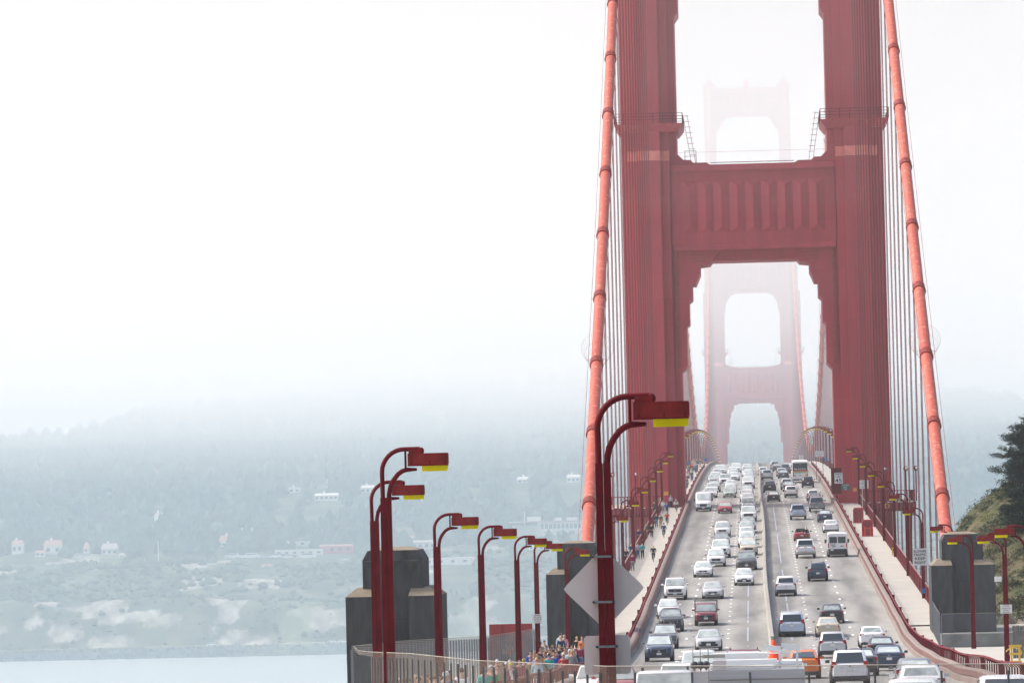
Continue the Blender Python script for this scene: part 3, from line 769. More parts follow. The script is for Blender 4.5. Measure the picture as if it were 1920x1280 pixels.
# ---------------------------------------------------------------- far buildings
MAT['plaster'] = mat('cream_plaster', (0.80, 0.77, 0.70), 0.8, var=0.05)
MAT['tile'] = mat('red_roof_tile', (0.42, 0.22, 0.17), 0.8, var=0.12)
MAT['greyroof'] = mat('grey_roof', (0.42, 0.36, 0.35), 0.8, var=0.1)
MAT['barnred'] = mat('red_siding', (0.62, 0.13, 0.14), 0.8, var=0.08)
MAT['win'] = glass('window_glass', (0.06, 0.09, 0.11), 0.1)
def gz(px, py, d):
    for k in range(20, 1200, 3):
        p = at(px, py, SH + k)
        if p.z <= hillz(p.x, p.y) + .2: return p
    return at(px, py, SH + d)
def house(px, py, wpx, hpx, d, label, roof='tile', wall='plaster', gable=.4, nwin=3, depth=9, rot=0, chimney=True, name='house'):
    """stands on the slope; px,py = middle of its foot"""
    p = gz(px, py, d); k = p.y / F
    W, H = wpx * k, hpx * k; g = hillz(p.x, p.y); CLEAR.append((p.x, p.y, W / 2, 120 if py < 1000 else 60))
    root = empty(name, (p.x, p.y, min(g, p.z) - .3), rot, label, 'building', 'buildings on the far shore')
    dz = max(0, p.z - g) + .3; H0 = H * (1 - gable) + dz
    b = MB(); b.box(-W / 2, W / 2, 0, depth, 0, H0); b.build('wall', wall, root)
    b = MB()
    if gable > .05:
        rh = H * gable; b.loft([[(-W / 2 - .5, -.5, H0), (W / 2 + .5, -.5, H0), (W / 2 + .5, depth + .5, H0), (-W / 2 - .5, depth + .5, H0)],
                [(-W / 2 + rh * .2, depth / 2 - .3, H0 + rh), (W / 2 - rh * .2, depth / 2 - .3, H0 + rh), (W / 2 - rh * .2, depth / 2 + .3, H0 + rh), (-W / 2 + rh * .2, depth / 2 + .3, H0 + rh)]])
    else: b.box(-W / 2 - .4, W / 2 + .4, -.4, depth + .4, H0, H0 + .5)
    rf = b.build('roof', roof, root)
    if chimney:
        b = MB(); b.box(-W * .12 - .6, -W * .12 + .6, depth / 2 - .5, depth / 2 + .5, H0 + H * gable * .5, H0 + H * gable + 1.3); b.build('chimney', 'plaster', rf)
    for i in range(nwin):
        x = -W / 2 + W * (i + .5) / nwin; ww = min(W / nwin * .28, .9); zz = dz + (H0 - dz) * .35
        b = MB(); b.box(x - ww, x + ww, -.08, .1, zz, zz + (H0 - dz) * .38); b.build('window', 'win', root)
    return root
house(99, 1040, 34, 28, 205, 'cream house with a red roof gable left of the others above the bluff', gable=.35, nwin=2)
house(32, 1038, 20, 26, 210, 'pale house half hidden at the left end of the far slope', gable=.3, nwin=2)
house(60, 1022, 22, 10, 250, 'low tan roofed shed behind the leftmost far houses', roof='greyroof', gable=.5, nwin=1, chimney=False)
house(205, 1040, 30, 22, 200, 'cream cottage with a long grey-pink roof and central chimney', roof='greyroof', gable=.5, nwin=3)
house(161, 1036, 9, 20, 215, 'narrow house with a salmon gable beside the cream cottage', gable=.6, nwin=1, chimney=False)
house(228, 1045, 10, 9, 196, 'small lean-to below the cream cottage with grey-pink roof', roof='greyroof', gable=.5, nwin=1, chimney=False)
house(297, 990, 15, 30, 330, 'tall white tower house with a chimney standing among the dark trees', roof='greyroof', gable=.3, nwin=2)
house(428, 1025, 34, 22, 225, 'hipped roof house with a cream porch right of the tower house', roof='tile', gable=.55, nwin=2)
house(552, 925, 22, 12, 560, 'white blocky house high up in the misty wood', roof='greyroof', gable=.1, nwin=2)
house(612, 938, 44, 14, 560, 'wide white house with a flagpole high in the misty wood', roof='plaster', gable=.3, nwin=5)
house(690, 925, 26, 16, 570, 'faint white house in the mist above the pylon', roof='plaster', gable=.3, nwin=3)
house(985, 905, 30, 12, 620, 'faint white house high in the mist near the cable', roof='plaster', gable=.4, nwin=3)
house(630, 1036, 62, 16, 215, 'long red sided building beside the parked vehicles', roof='tile', wall='barnred', gable=.2, nwin=4, chimney=False, name='long_building')
house(655, 1018, 30, 9, 245, 'low white building behind the long red one', roof='plaster', gable=.3, nwin=3, chimney=False)
house(560, 1040, 90, 9, 205, 'long low white canopy of the far visitor area', roof='plaster', gable=.05, nwin=6, chimney=False, name='canopy_building')
house(560, 1023, 62, 8, 232, 'slim white flat roof behind the visitor canopy', roof='plaster', gable=.05, nwin=4, chimney=False)
house(100, 1058, 30, 4, 190, 'small low roof by the path under the leftmost houses', roof='greyroof', gable=.3, nwin=1, chimney=False)
house(800, 1030, 60, 18, 225, 'white building with a brown band between two lamp posts', roof='greyroof', gable=.2, nwin=5, chimney=False)
house(775, 1012, 40, 9, 250, 'brown roofed building behind the second lamp post', roof='tile', gable=.4, nwin=3, chimney=False)
house(838, 1058, 90, 12, 170, 'pale retaining wall building behind the dark pylon', roof='plaster', gable=.05, nwin=4, chimney=False)
house(130, 1034, 14, 14, 212, 'small cream annexe right of the red roofed gable house', gable=.3, nwin=1, chimney=False)
house(75, 1043, 18, 12, 203, 'low cream wing between the two leftmost far houses', gable=.35, nwin=2, chimney=False)
house(905, 1012, 46, 12, 262, 'low pink roofed building behind the third lamp', gable=.4, nwin=4, chimney=False)
house(1075, 905, 24, 16, 620, 'white house in the mist touching the left cable', roof='plaster', gable=.3, nwin=3)
house(418, 1000, 22, 12, 300, 'faint pale house half buried in trees above the hipped house', gable=.5, nwin=2)
house(500, 1062, 20, 5, 178, 'tiny cream hut on the terrace below the parked vehicles', gable=.4, nwin=1, chimney=False)
house(875, 1052, 28, 9, 180, 'small brown roofed building low behind the fourth lamp', roof='tile', gable=.5, nwin=2, chimney=False)
house(1010, 1030, 36, 8, 210, 'low pale terrace building beneath the long white one', roof='plaster', gable=.1, nwin=4, chimney=False)
# the long white barracks-like building by the cable
p = gz(1040, 1003, 300); k = p.y / F; g = hillz(p.x, p.y)
root = empty('long_white_building', (p.x, p.y, min(g, p.z) - .5), 0, 'long white two storey building with a row of dark windows left of the cable', 'building', 'buildings on the far shore')
CLEAR.append((p.x, p.y, 84 * k, 110)); dz = max(0, p.z - g) + .5; W = 168 * k; H = 34 * k
b = MB(); b.box(-W / 2 + 16, W / 2, 0, 14, 0, dz + H * .72); b.box(-W / 2, -W / 2 + 15.9, 4, 14, 0, dz + H * .6); b.build('wall', 'plaster', root)
b = MB(); b.box(-W / 2 - 1, W / 2 + .5, -1.2, 15, dz + H * .725, dz + H * .80); rf = b.build('roof', 'greyroof', root)
for x, ww in ((-12, 4), (10, 3), (20, 3), (2, 2), (30, 2)):
    b = MB(); b.box(x - ww, x + ww, 3, 9, dz + H * .801, dz + H * (.97 if ww < 4 else 1.05)); b.build('rooftop_unit', 'plaster', rf)
for i in range(13):
    x = -W / 2 + 19 + i * (W - 22) / 12.5; b = MB(); b.box(x - .9, x + .9, -.1, .1, dz + H * .38, dz + H * .62); b.build('window', 'win', root)
for i in range(5):
    x = -W / 2 + 22 + i * 7; b = MB(); b.box(x - 1.8, x + 1.8, -.1, .1, dz - .5, dz + H * .22); b.build('doorway', 'win', root)
for px, py, hp, d, lb in ((984, 1003, 46, 296, 'thin white flagpole before the long white building'), (297, 1052, 40, 190, 'thin pale utility pole on the far terrace below the tower house'), (614, 925, 28, 556, 'flagpole over the wide white house in the mist')):
    p = gz(px, py, d); b = MB(); g = hillz(p.x, p.y); b.tube([(p.x, p.y, g - .5), (p.x, p.y, max(p.z, g) + hp * (SH + d) / F)], .18, 6); tag(b.build('flagpole', 'white'), lb, 'pole')
# pale leaning bare trunks
for i, (px, a, lb) in enumerate(((458, -1.5, 'pale bare tree trunk, left one of two before the dark wood'), (480, -3.0, 'pale bare tree trunk, right one of two before the dark wood'))):
    p = gz(px, 1030, 235); g = hillz(p.x, p.y)
    root = empty('bare_tree', (p.x, p.y, g), 0, lb, 'tree', 'bare trunks in the far wood')
    b = MB(); b.tube([(0, 0, -.5), (a * .3, 0, 7), (a, 0, 16)], [.6, .45, .15], 6); b.build('trunk', 'plaster', root)
    b = MB(); crown(b, a, 0, 12, 2.2, 6); b.build('crown', 'wood', root)
# far small parked vehicles
def tiny(px, py, d, L, H, col, lb, cat='car', name='parked_car'):
    p = gz(px, py, d); g = hillz(p.x, p.y); CLEAR.append((p.x, p.y, L / 2, 50))
    root = empty(name, (p.x, p.y, g), 0, lb, cat, 'vehicles parked on the far shore')
    b = MB(); b.loft([[(-L / 2, -.9, .3), (L / 2, -.9, .3), (L / 2, .9, .3), (-L / 2, .9, .3)], [(-L / 2, -.9, H * .62), (L / 2, -.9, H * .62), (L / 2, .9, H * .62), (-L / 2, .9, H * .62)]])
    b.loft([[(-L * .32, -.85, H * .621), (L * .38, -.85, H * .621), (L * .38, .85, H * .621), (-L * .32, .85, H * .621)], [(-L * .22, -.7, H), (L * .32, -.7, H), (L * .32, .7, H), (-L * .22, .7, H)]])
    bo = b.build('body', 'paint', root); bo.color = (*col, 1)
    b = MB(); b.box(-L * .24, L * .31, -.86, -.80, H * .66, H * .9); b.build('windows', 'rearglass', root)
    for x in (-L * .3, L * .3): b = MB(); b.cyl((x, -.95, .35), .36, 'y', 1.9, 10); b.build('wheel', 'black', root)
tiny(397, 1219, 22, 5.0, 1.7, (.85, .85, .85), 'white car alone on the far shore road')
tiny(622, 1220, 22, 4.6, 1.6, (.85, .85, .85), 'white car left of the shore road pair by the pylon')
tiny(645, 1220, 22, 5.5, 2.0, (.8, .8, .8), 'white van nearest the pylon on the far shore road', 'van', 'parked_van')
tiny(615, 1219, 25, 2.5, 1.3, (.7, .15, .1), 'small red car at the far shore road beside the white car')
for i, (px, L, H, c) in enumerate(((436, 9, 3, (.8, .8, .8)), (470, 11, 3, (.82, .82, .8)), (497, 6, 2.2, (.5, .55, .6)), (518, 6, 2.4, (.8, .8, .8)), (540, 6, 2.0, (.75, .78, .8)), (575, 11, 3.2, (.85, .85, .85)))):
    tiny(px, 1046, 188, L, H, c, '%s vehicle parked on the far terrace, number %s from the left of six' % (('long white', 'longer white', 'grey', 'white boxy', 'pale low', 'large white')[i], ('one', 'two', 'three', 'four', 'five', 'six')[i]), 'vehicle', 'parked_vehicle')

mb = MB(); random.seed(11)
for k in range(9000):
    x = random.uniform(-760, 330) if k % 9 else random.uniform(-1500, 1500)
    y = SH + 235 + 900 * random.random() ** 1.3
    d = y - SH
    dens = sstep(225, 330, d) * (.45 + 1.3 * max(0, fbm(x, y, 110, 3, 31) + .38))
    if random.random() > dens or blocked(x, y): continue
    h = random.uniform(7, 16); crown(mb, x, y, hillz(x, y) - 1.5, h * random.uniform(.30, .5), h)
tag(mb.build('far_woods', 'wood', fix=False), kind='stuff', label='hazy dark wood covering the upper slopes across the water', cat='woods')
mb = MB()
for k in range(9000):
    x = random.uniform(-560, 240); d = random.uniform(32, 245); y = SH + d
    if random.random() > .28 + 1.2 * max(0, fbm(x, y, 60, 3, 41) + .2) or blocked(x, y): continue
    if d < 80 and fbm(x + hillz(x, y) * .8, hillz(x, y) * 2.4, 30, 4, 2) > -.02 and random.random() < .8: continue
    h = random.uniform(1.2, 4.2) * (.7 if d < 80 else 1); crown(mb, x, y, hillz(x, y) - .5, h * .8, h)
MAT['scrub'] = mat('far_scrub', (0.060, 0.082, 0.052), 0.95, var=0.7, scale=0.09, spec=0.1)
tag(mb.build('coastal_scrub', 'scrub', fix=False), kind='stuff', label='pale green scrub on the slope above the far bluffs', cat='scrub')

# ================================================================ NEAR GROUND
def groundz(x, y):
    z = zr(y) - .25
    l = -14.9 - (0 if y > 190 else min(0, 0)) ; 
    if y < 187: l = -14.9 + max(0, (187 - y)) * .02
    if y < 135: l = min(l, -15)
    if x < l - 2: z -= min(72, (l - 2 - x) * 1.1)
    if x > 24: z += 0
    if y < 60: z = z + (78.0 - z) * sstep(60, 10, y)
    if y > 408: z -= sstep(414, 440, y) * 74 * sstep(18.5, 16.5, x)
    return z
xs = frange(-90, -12, 3) + frange(-12, 70, 4)[1:]; ys = frange(-40, 445, 5); nx = len(xs)
mb = MB(); mb.add([(x, y, groundz(x, y)) for y in ys for x in xs], [(i * nx + j, i * nx + j + 1, (i + 1) * nx + j + 1, (i + 1) * nx + j) for i in range(len(ys) - 1) for j in range(nx - 1)])
MAT['dirt'] = mat('dry_ground', (0.20, 0.17, 0.12), 0.95, var=0.4, scale=0.2, bump=.3)
o = mb.build('ground', 'dirt', fix=False); o['kind'] = 'structure'
# paved viewing area on the right and the footpath on the left
strip('path', [lambda y: -14.3, lambda y: xL(y) - .53], frange(100, 425, 6), zr, 'walk', off=0.06)
strip('pavement', [lambda y: xR(y) + .53, lambda y: 15.2, lambda y: 24], frange(250, 424, 6), zr, 'walk', off=0.06)

# ---------------------------------------------------------------- concrete pylons
def pylon(x, y, z0, label, s=1.0):
    root = empty('concrete_pylon', (x, y, z0), 0, label, 'concrete pylon', 'stepped concrete pylons at the bridge end')
    b = MB()
    # centre shaft with chamfered head
    w2, H = 1.50 * s, 7.55; d2 = 2.6
    b.loft([[(-w2, -d2, -6), (w2, -d2, -6), (w2, d2, -6), (-w2, d2, -6)], [(-w2, -d2, H - .62), (w2, -d2, H - .62), (w2, d2, H - .62), (-w2, d2, H - .62)],
            [(-w2 + .26, -d2 + .05, H - .14), (w2 - .26, -d2 + .05, H - .14), (w2 - .26, d2 - .05, H - .14), (-w2 + .26, d2 - .05, H - .14)],
            [(-w2 + .9, -d2 + 1.2, H), (w2 - .9, -d2 + 1.2, H), (w2 - .9, d2 - 1.2, H), (-w2 + .9, d2 - 1.2, H)]])
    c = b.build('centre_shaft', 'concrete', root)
    b = MB(); b.loft([[(-w2 + .27, -d2 + .06, H - .137), (w2 - .27, -d2 + .06, H - .137), (w2 - .27, d2 - .06, H - .137), (-w2 + .27, d2 - .06, H - .137)], [(-w2 + .88, -d2 + 1.2, H + .01), (w2 - .88, -d2 + 1.2, H + .01), (w2 - .88, d2 - 1.2, H + .01), (-w2 + .88, d2 - 1.2, H + .01)]]); b.build('tan_cap', 'tancap', c)
    b = MB()
    for zz in (-1.0, 1.5, 4.0): b.box(-w2 - .004, w2 + .004, -d2 - .004, d2 + .004, zz, zz + .035)
    b.build('form_lines', 'text', c)
    b = MB()
    for xa in (-w2 * .98, -w2 * .33, w2 * .33):
        xb = xa + w2 * .65; m = (xa + xb) / 2
        b.add([(xa, -d2 - .003, H - .62), (xb, -d2 - .003, H - .62), (m, -d2 - .16, H - .66), (m, -d2 - .003, H - 1.25)], [(0, 1, 2), (0, 2, 3), (1, 3, 2)])
    b.build('carved_triangles', 'concrete', c)
    for sg in (-1, 1):
        b = MB(); xa, xb = (-2.33 * s, -.78 * s) if sg < 0 else (.78 * s, 2.33 * s); dd = 3.3; h = 5.15
        b.loft([[(xa, -dd, -6), (xb, -dd, -6), (xb, dd, -6), (xa, dd, -6)], [(xa, -dd, h), (xb, -dd, h), (xb, dd, h), (xa, dd, h)],
                [(xa + (.5 if sg < 0 else .1), -d2 + .1, h + .42), (xb - (.1 if sg < 0 else .5), -d2 + .1, h + .42), (xb - (.1 if sg < 0 else .5), d2, h + .42), (xa + (.5 if sg < 0 else .1), d2, h + .42)]])
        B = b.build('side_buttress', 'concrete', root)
        b = MB(); b.loft([[(xa, -dd, h + .006), (xb, -dd, h + .006), (xb, dd, h + .006), (xa, dd, h + .006)], [(xa + (.5 if sg < 0 else .1), -d2 + .1, h + .43), (xb - (.1 if sg < 0 else .5), -d2 + .1, h + .43), (xb - (.1 if sg < 0 else .5), d2, h + .43), (xa + (.5 if sg < 0 else .1), d2, h + .43)]]); b.build('tan_cap', 'tancap', B)
    return root
pylon(-18.85, 281, 69.9, 'large dark concrete pylon in front, standing left behind the tall red lamp posts')
pylon(-13.95, 416, 68.8, 'dark concrete pylon where the left cable ends, half hidden by the diamond sign')
pylon(14.25, 416, 68.8, 'dark concrete pylon at the foot of the right cable, beside the wooded hillside')

# ================================================================ STREET LAMPS
def make_lamp():
    root = empty('street_lamp')
    H = 7.6
    mb = MB()   # pole: two joined flat members
    for xa, xb in ((-.138, -.004), (.004, .138)):
        mb.loft([[(xa * 1.12, -.10, 0), (xb * 1.12, -.10, 0), (xb * 1.12, .10, 0), (xa * 1.12, .10, 0)], [(xa, -.09, H - 1.25), (xb, -.09, H - 1.25), (xb, .09, H - 1.25), (xa, .09, H - 1.25)]])
    mb.box(-.16, .16, -.13, .13, 0, .55)
    mb.build('pole', 'red', root)
    mb = MB()
    pts = [(-.075, 0, H - 1.3), (-.083, 0, H - .62)]
    for k in range(1, 9):
        a = PI / 2 * k / 8; pts.append((-.083 + .56 * (1 - math.cos(a)), 0, H - .62 + .57 * math.sin(a)))
    pts += [(.60, 0, H - .05), (.88, 0, H - .05)]
    mb.tube(pts, .050, 8, sx=1.15); mb.ell((.90, 0, H - .10), .09, .08, .10, 8, 6)
    mb.build('outer_arm', 'red', root, smooth=50)
    mb = MB(); pts = [(.07, 0, H - 1.3)]
    for p in ((.086, -1.15), (.12, -.98), (.20, -.82), (.32, -.67), (.42, -.60), (.52, -.565), (.80, -.56)): pts.append((p[0], 0, H + p[1]))
    mb.tube(pts, [.052] * 7 + [.03], 8, sx=1.15); mb.box(.49, .54, -.05, .05, H - .56, H - .08)
    mb.build('inner_arm', 'red', root, smooth=50)
    mb = MB(); mb.box(.58, 1.58, -.21, .21, H - .465, H - .16)
    mb.box(.60, .93, -.12, .12, H - .158, H - .05)
    hs = mb.build('lamp_housing', 'lamp', root)
    mb = MB(); mb.box(.575, 1.585, -.216, .216, H - .478, H - .455); mb.box(1.5801, 1.592, -.2, .2, H - .44, H - .18)
    for x in (.66, 1.12, 1.50): mb.box(x, x + .03, -.222, -.2161, H - .44, H - .36)
    mb.build('housing_trim', 'red', hs)
    mb = MB()
    for zz in (.28, .46): [mb.box(x, x + .04, -.142, -.131, zz, zz + .04) for x in (-.12, .08)]
    mb.box(-.09, .09, -.137, -.131, .62, .95); mb.build('hand_hole_cover', 'band', root)
    mb = MB(); mb.loft([[(.94, -.18, H - .615), (1.56, -.18, H - .615), (1.56, .18, H - .615), (.94, .18, H - .615)], [(.93, -.2, H - .467), (1.57, -.2, H - .467), (1.57, .2, H - .467), (.93, .2, H - .467)]])
    mb.build('yellow_lens', 'lens', root)
    return root
LAMP = make_lamp(); freeze(LAMP); first = [True]
def lamp(x, y, z, rz, label, group):
    o = LAMP if first[0] else copy_tree(LAMP); first[0] = False
    o.location = (x, y, z); o.rotation_euler = (0, 0, rz); tag(o, label, 'street lamp', group); return o
GL = 'red street lamps along the bridge'
p = at(1130, 850, 102); big = lamp(p.x, 102, 74.15, 0, 'closest and tallest red street lamp, with grey sign backs strapped to its pole', GL)
rows = [((725, 995, 141), 839, 'tall red street lamp in front of the big pylon, right one of the close pair'),
        ((702.5, 995, 176), 901, 'red street lamp partly hidden behind the taller one before the big pylon'),
        ((819.5, 1040, 211), 962, 'red street lamp just right of the big pylon'),
        ((901.7, 1045, 245), 985, 'red street lamp second to the right of the big pylon'),
        ((968.7, 1045, 293), 1004, 'red street lamp crossing the dark red panel'),
        ((1005, 1051, 330), 1014, 'red street lamp with a small white notice on its pole above the crowd'),
        ((1062, 1060, 376), 1026, 'red street lamp in front of the pylon left of the diamond sign'),
        ((1097, 1130, 422), 1030, 'red street lamp mostly hidden behind the diamond sign')]
for (px, py, d), top, lb in rows:
    p = at(px, py, d); q = at(px, top, d); lamp(p.x, d, q.z - 7.6, 0, lb, GL)
ORD = ['first', 'second', 'third', 'fourth', 'fifth', 'sixth', 'seventh', 'eighth', 'ninth', 'tenth', 'eleventh', 'twelfth', 'thirteenth', 'fourteenth', 'fifteenth', 'sixteenth', 'seventeenth', 'eighteenth', 'nineteenth', 'twentieth', '21st', '22nd', '23rd', '24th', '25th', '26th', '27th', '28th', '29th', '30th']
i = 0
for d in (469, 515, 561, 607, 653, 699, 741):
    lamp(-13.0, d, zr(d) + .1, 0, '%s red street lamp on the left sidewalk, counted from the diamond sign to the tower' % ORD[i], GL); i += 1
for d, px, py, lb in ((285, 1926, 1090, 'red street lamp whose arm enters at the right edge of the photo'), (331, 1885, 1100, 'red street lamp with a white notice on its pole before the hillside'), (377, 1823, 1100, 'red street lamp crossing the right pylon on its right half'), (423, 1786, 1090, 'red street lamp crossing the right pylon on its left half')):
    p = at(px, py, d); lamp(p.x, d, zr(d) + .1, PI, lb, GL)
for i, d in enumerate((469, 515, 561, 607, 653, 699, 745)):
    lamp(13.0, d, zr(d) + .1, PI, '%s red street lamp on the right sidewalk, counted from the right pylon to the tower' % ORD[i], GL)
for s in (-1, 1):
    for i, d in enumerate(frange(791, 1986, 46)):
        lamp(s * 13.0, d, zr(d) + .1, 0 if s < 0 else PI, '%s red street lamp beyond the near tower on the %s side' % (ORD[min(i, 29)], 'left' if s < 0 else 'right'), GL)

# ---------------------------------------------------------------- signs
def flat_sign(px, py, d, W, H, matn, label, lines=(), name='road_sign', face=-1, post=None, txt='text', rim=None, shift=0):
    p = at(px, py, d); root = empty(name, p, 0, label, 'sign')
    b = MB(); b.box(-W / 2, W / 2, -.015, .015, -H / 2, H / 2); b.build('panel', matn, root)
    if rim: b = MB(); [b.box(*q) for q in ((-W / 2 + .02, W / 2 - .02, -.02, -.016, H / 2 - .05, H / 2 - .03), (-W / 2 + .02, W / 2 - .02, -.02, -.016, -H / 2 + .03, -H / 2 + .05), (-W / 2 + .02, -W / 2 + .04, -.02, -.016, -H / 2 + .051, H / 2 - .051), (W / 2 - .04, W / 2 - .02, -.02, -.016, -H / 2 + .051, H / 2 - .051))]; b.build('border', txt, root)
    for s_, size, zz, fit in lines: text(s_, size, (0, -.022, zz), (PI / 2, 0, 0), txt, root, fit=fit)
    if post:
        b = MB()
        for x in post[0]: b.box(x - .04, x + .04, .017, .09, -(p.z - zr(d)) + .15, H / 2 - .05)
        b.build('post', post[1], root)
    return root
# backs of two signs strapped to the closest lamp
p = at(1131, 1103, 101.78)
root = empty('diamond_sign', p, 0, 'back of a large grey diamond shaped sign strapped to the closest lamp', 'sign')
b = MB(); r = .745; c = .07
pts = []
for k in range(4):
    a = PI / 2 * k; ux, uz = math.cos(a), math.sin(a); tx, tz = -uz, ux
    pts += [(ux * (r - c) - tx * c, uz * (r - c) - tz * c), (ux * (r - .02), uz * (r - .02)), (ux * (r - c) + tx * c, uz * (r - c) + tz * c)]
big_y = 102 + .13 + .02
b.prism(pts, 'y', .36, .375); b.build('panel', 'signgrey', root)
b = MB()
for zz in (.58, -.24): b.box(-.20, .20, .02, .04, zz - .02, zz + .02); [b.box(x - .02, x + .02, .02, .36, zz - .02, zz + .02) for x in (-.18, .18)]
b.build('strap', 'steelgrey', root)
p = at(1138, 1228, 101.78)
root = empty('square_sign', p, 0, 'back of a grey square sign plate under the diamond one', 'sign')
b = MB(); b.prism([(-.42, -.31), (-.38, -.35), (.38, -.35), (.42, -.31), (.42, .31), (.38, .35), (-.38, .35), (-.42, .31)], 'y', .36, .375); b.build('panel', 'signgrey', root)
b = MB(); b.box(-.20, .20, .02, .04, .14, .18); [b.box(x - .02, x + .02, .02, .36, .14, .18) for x in (-.18, .18)]; b.build('strap', 'steelgrey', root)
flat_sign(1725, 1043.5, 468.8, 1.22, 1.42, 'white', 'grey white sign reading slower traffic keep right on a lamp pole', [('SLOWER', .27, .46, 1.06), ('TRAFFIC', .27, .18, 1.06), ('KEEP', .30, -.14, .86), ('RIGHT', .30, -.47, .92)])
flat_sign(1572.3, 896, 744, 1.12, 1.45, 'white', 'white speed limit 45 sign on the inner face of the right tower leg', [('SPEED', .25, .50, .86), ('LIMIT', .25, .18, .7), ('45', .72, -.33, .88)], rim=True)
b = MB(); p = at(1567, 893, 744.3); tag(b.box(p.x - .62, p.x + .75, p.y - .05, p.y, p.z - 2.3, p.z + 1.15).build('sign_backboard', 'red'), 'red board carrying the speed limit sign', 'board')
flat_sign(1585.3, 912.5, 742, 1.12, .80, 'green', 'small dark green sign right below the speed limit sign', [('CALL BOX', .22, .22, .9), ('EXIT', .2, -.06, .5), ('SF', .2, -.3, .3)], txt='white')
flat_sign(1603, 917.5, 741, .46, .44, 'signorange', 'small orange sign on the right tower leg')
flat_sign(1620, 907.5, 712, 1.14, 1.06, 'white', 'white four line sign on a post beside the red cabinets', [('AREA', .17, .34, .5), ('CLOSED', .19, .1, .75), ('TO', .15, -.12, .2), ('TRAFFIC', .19, -.34, .7)], post=((-.25, .12), 'signgrey'))
flat_sign(1249, 924.5, 738, .60, .48, 'signorange', 'orange sign on the left tower leg above the pedestrians')
flat_sign(1536.5, 850.5, 900, 1.32, .94, 'white', 'wide white sign on two posts beyond the right tower leg', [('STAY IN', .24, .26, .95), ('VEHICLE', .24, -.05, 1.1), ('AHEAD', .2, -.32, .7)], post=((-.55, .5), 'red'))
flat_sign(1502, 858, 980, .78, .95, 'white', 'white sign just above the coach roof', [('RIGHT', .2, .2, .5), ('LANE', .2, -.15, .5)], post=((0,), 'red'))
flat_sign(1548, 861, 905, .42, .52, 'blue', 'small blue sign beside the wide white one')
flat_sign(1291, 868, 830, .42, .40, 'blue', 'small blue sign above the distant crowd, left one')
flat_sign(1323.5, 861.5, 930, .50, .52, 'blue', 'small pale blue sign above the distant crowd, right one')
flat_sign(1007.5, 1159, 329.85, .60, .52, 'white', 'small white notice on the lamp pole above the crowd', [('NOTICE', .09, .18, .34), ('NO DOGS', .07, .06, .4), ('ON BRIDGE', .07, -.06, .42), ('WALKWAY', .07, -.18, .34)])
flat_sign(1886.5, 1141, 330.8, .68, .52, 'white', 'small white notice on the lamp pole before the hillside', [('NOTICE', .09, .18, .36), ('NO BICYCLES', .07, .03, .5), ('BEYOND', .07, -.08, .3), ('THIS POINT', .07, -.19, .44)])
flat_sign(1732, 1107, 467, .40, .42, 'blue', 'small blue sign low on the railing under the keep right sign')

# ---------------------------------------------------------------- fences at the bridge end
def mesh_fence(pts, top, bot, matn, label, postmat='steelgrey', name='mesh_fence', sp=1.1, rail=True, rr_=.008, pw=.035):
    """pts: [(x,y)], top/bot: functions of index fraction or lists of z"""
    root = empty(name, (0, 0, 0), 0, label, 'fence')
    # resample
    P = [(Vector((a[0], a[1])), t_, b_) for a, t_, b_ in zip(pts, top, bot)]
    out = []; s = 0
    for i in range(len(P) - 1):
        n = max(1, int((P[i + 1][0] - P[i][0]).length / .55))
        for k in range(n):
            f = k / n; out.append((P[i][0].lerp(P[i + 1][0], f), P[i][1] + (P[i + 1][1] - P[i][1]) * f, P[i][2] + (P[i + 1][2] - P[i][2]) * f))
    out.append(P[-1])
    vs = []; uv = []; dist = 0
    for i, (p, t_, b_) in enumerate(out):
        if i: dist += (p - out[i - 1][0]).length
        vs += [(p.x, p.y, b_), (p.x, p.y, t_)]; uv += [(dist, 0), (dist, t_ - b_)]
    mb = MB(); mb.add(vs, [(2 * i, 2 * i + 2, 2 * i + 3, 2 * i + 1) for i in range(len(out) - 1)])
    o = mb.build('wire_panel', matn, root, fix=False)
    l = o.data.uv_layers.new(name='UVMap')
    for lp in o.data.loops: l.data[lp.index].uv = uv[lp.vertex_index]
    if rail:
        mb = MB(); mb.tube([(p.x, p.y, t_ + .01) for p, t_, b_ in out], rr_, 4); mb.build('top_wire', 'lightconc', root)
    dist = 1e9; n = 0
    for i, (p, t_, b_) in enumerate(out):
        if i: dist += (p - out[i - 1][0]).length
        if dist >= sp and n < 95:
            mb = MB(); mb.box(p.x - pw, p.x + pw, p.y - .10, p.y - .03, b_, t_ - .10); mb.build('post', postmat, root); dist = 0; n += 1
    return root
# front fence, curving from the back fence to the right across the view
fpts = [(-14.3, 187), (-12.95, 170), (-11.2, 150), (-8.95, 130), (-6.5, 113), (-3.6, 101), (0, 98.5), (4, 97.5), (8.5, 97), (12, 97)]
ftop = [75.03, 75.35, 75.85, 76.35, 76.65, 76.85, 76.86, 76.84, 76.80, 76.78]
mesh_fence(fpts, ftop, [t_ - 2.5 for t_ in ftop], 'mesh', 'fine wire mesh fence curving across the bottom of the view in front of everything', postmat='postdark', sp=1.12, pw=.02)
bp_ = [(-14.4, 187.3), (-14.5, 215), (-14.5, 245), (-14.4, 281), (-14.2, 310), (-13.9, 332)]
bt = [75.03, 74.45, 73.75, 72.9, 72.35, 72.0]
mesh_fence(bp_, bt, [zr(p[1]) for p in bp_], 'meshdense', 'tall tan woven fence along the outer edge of the crowded footpath', sp=2.2)
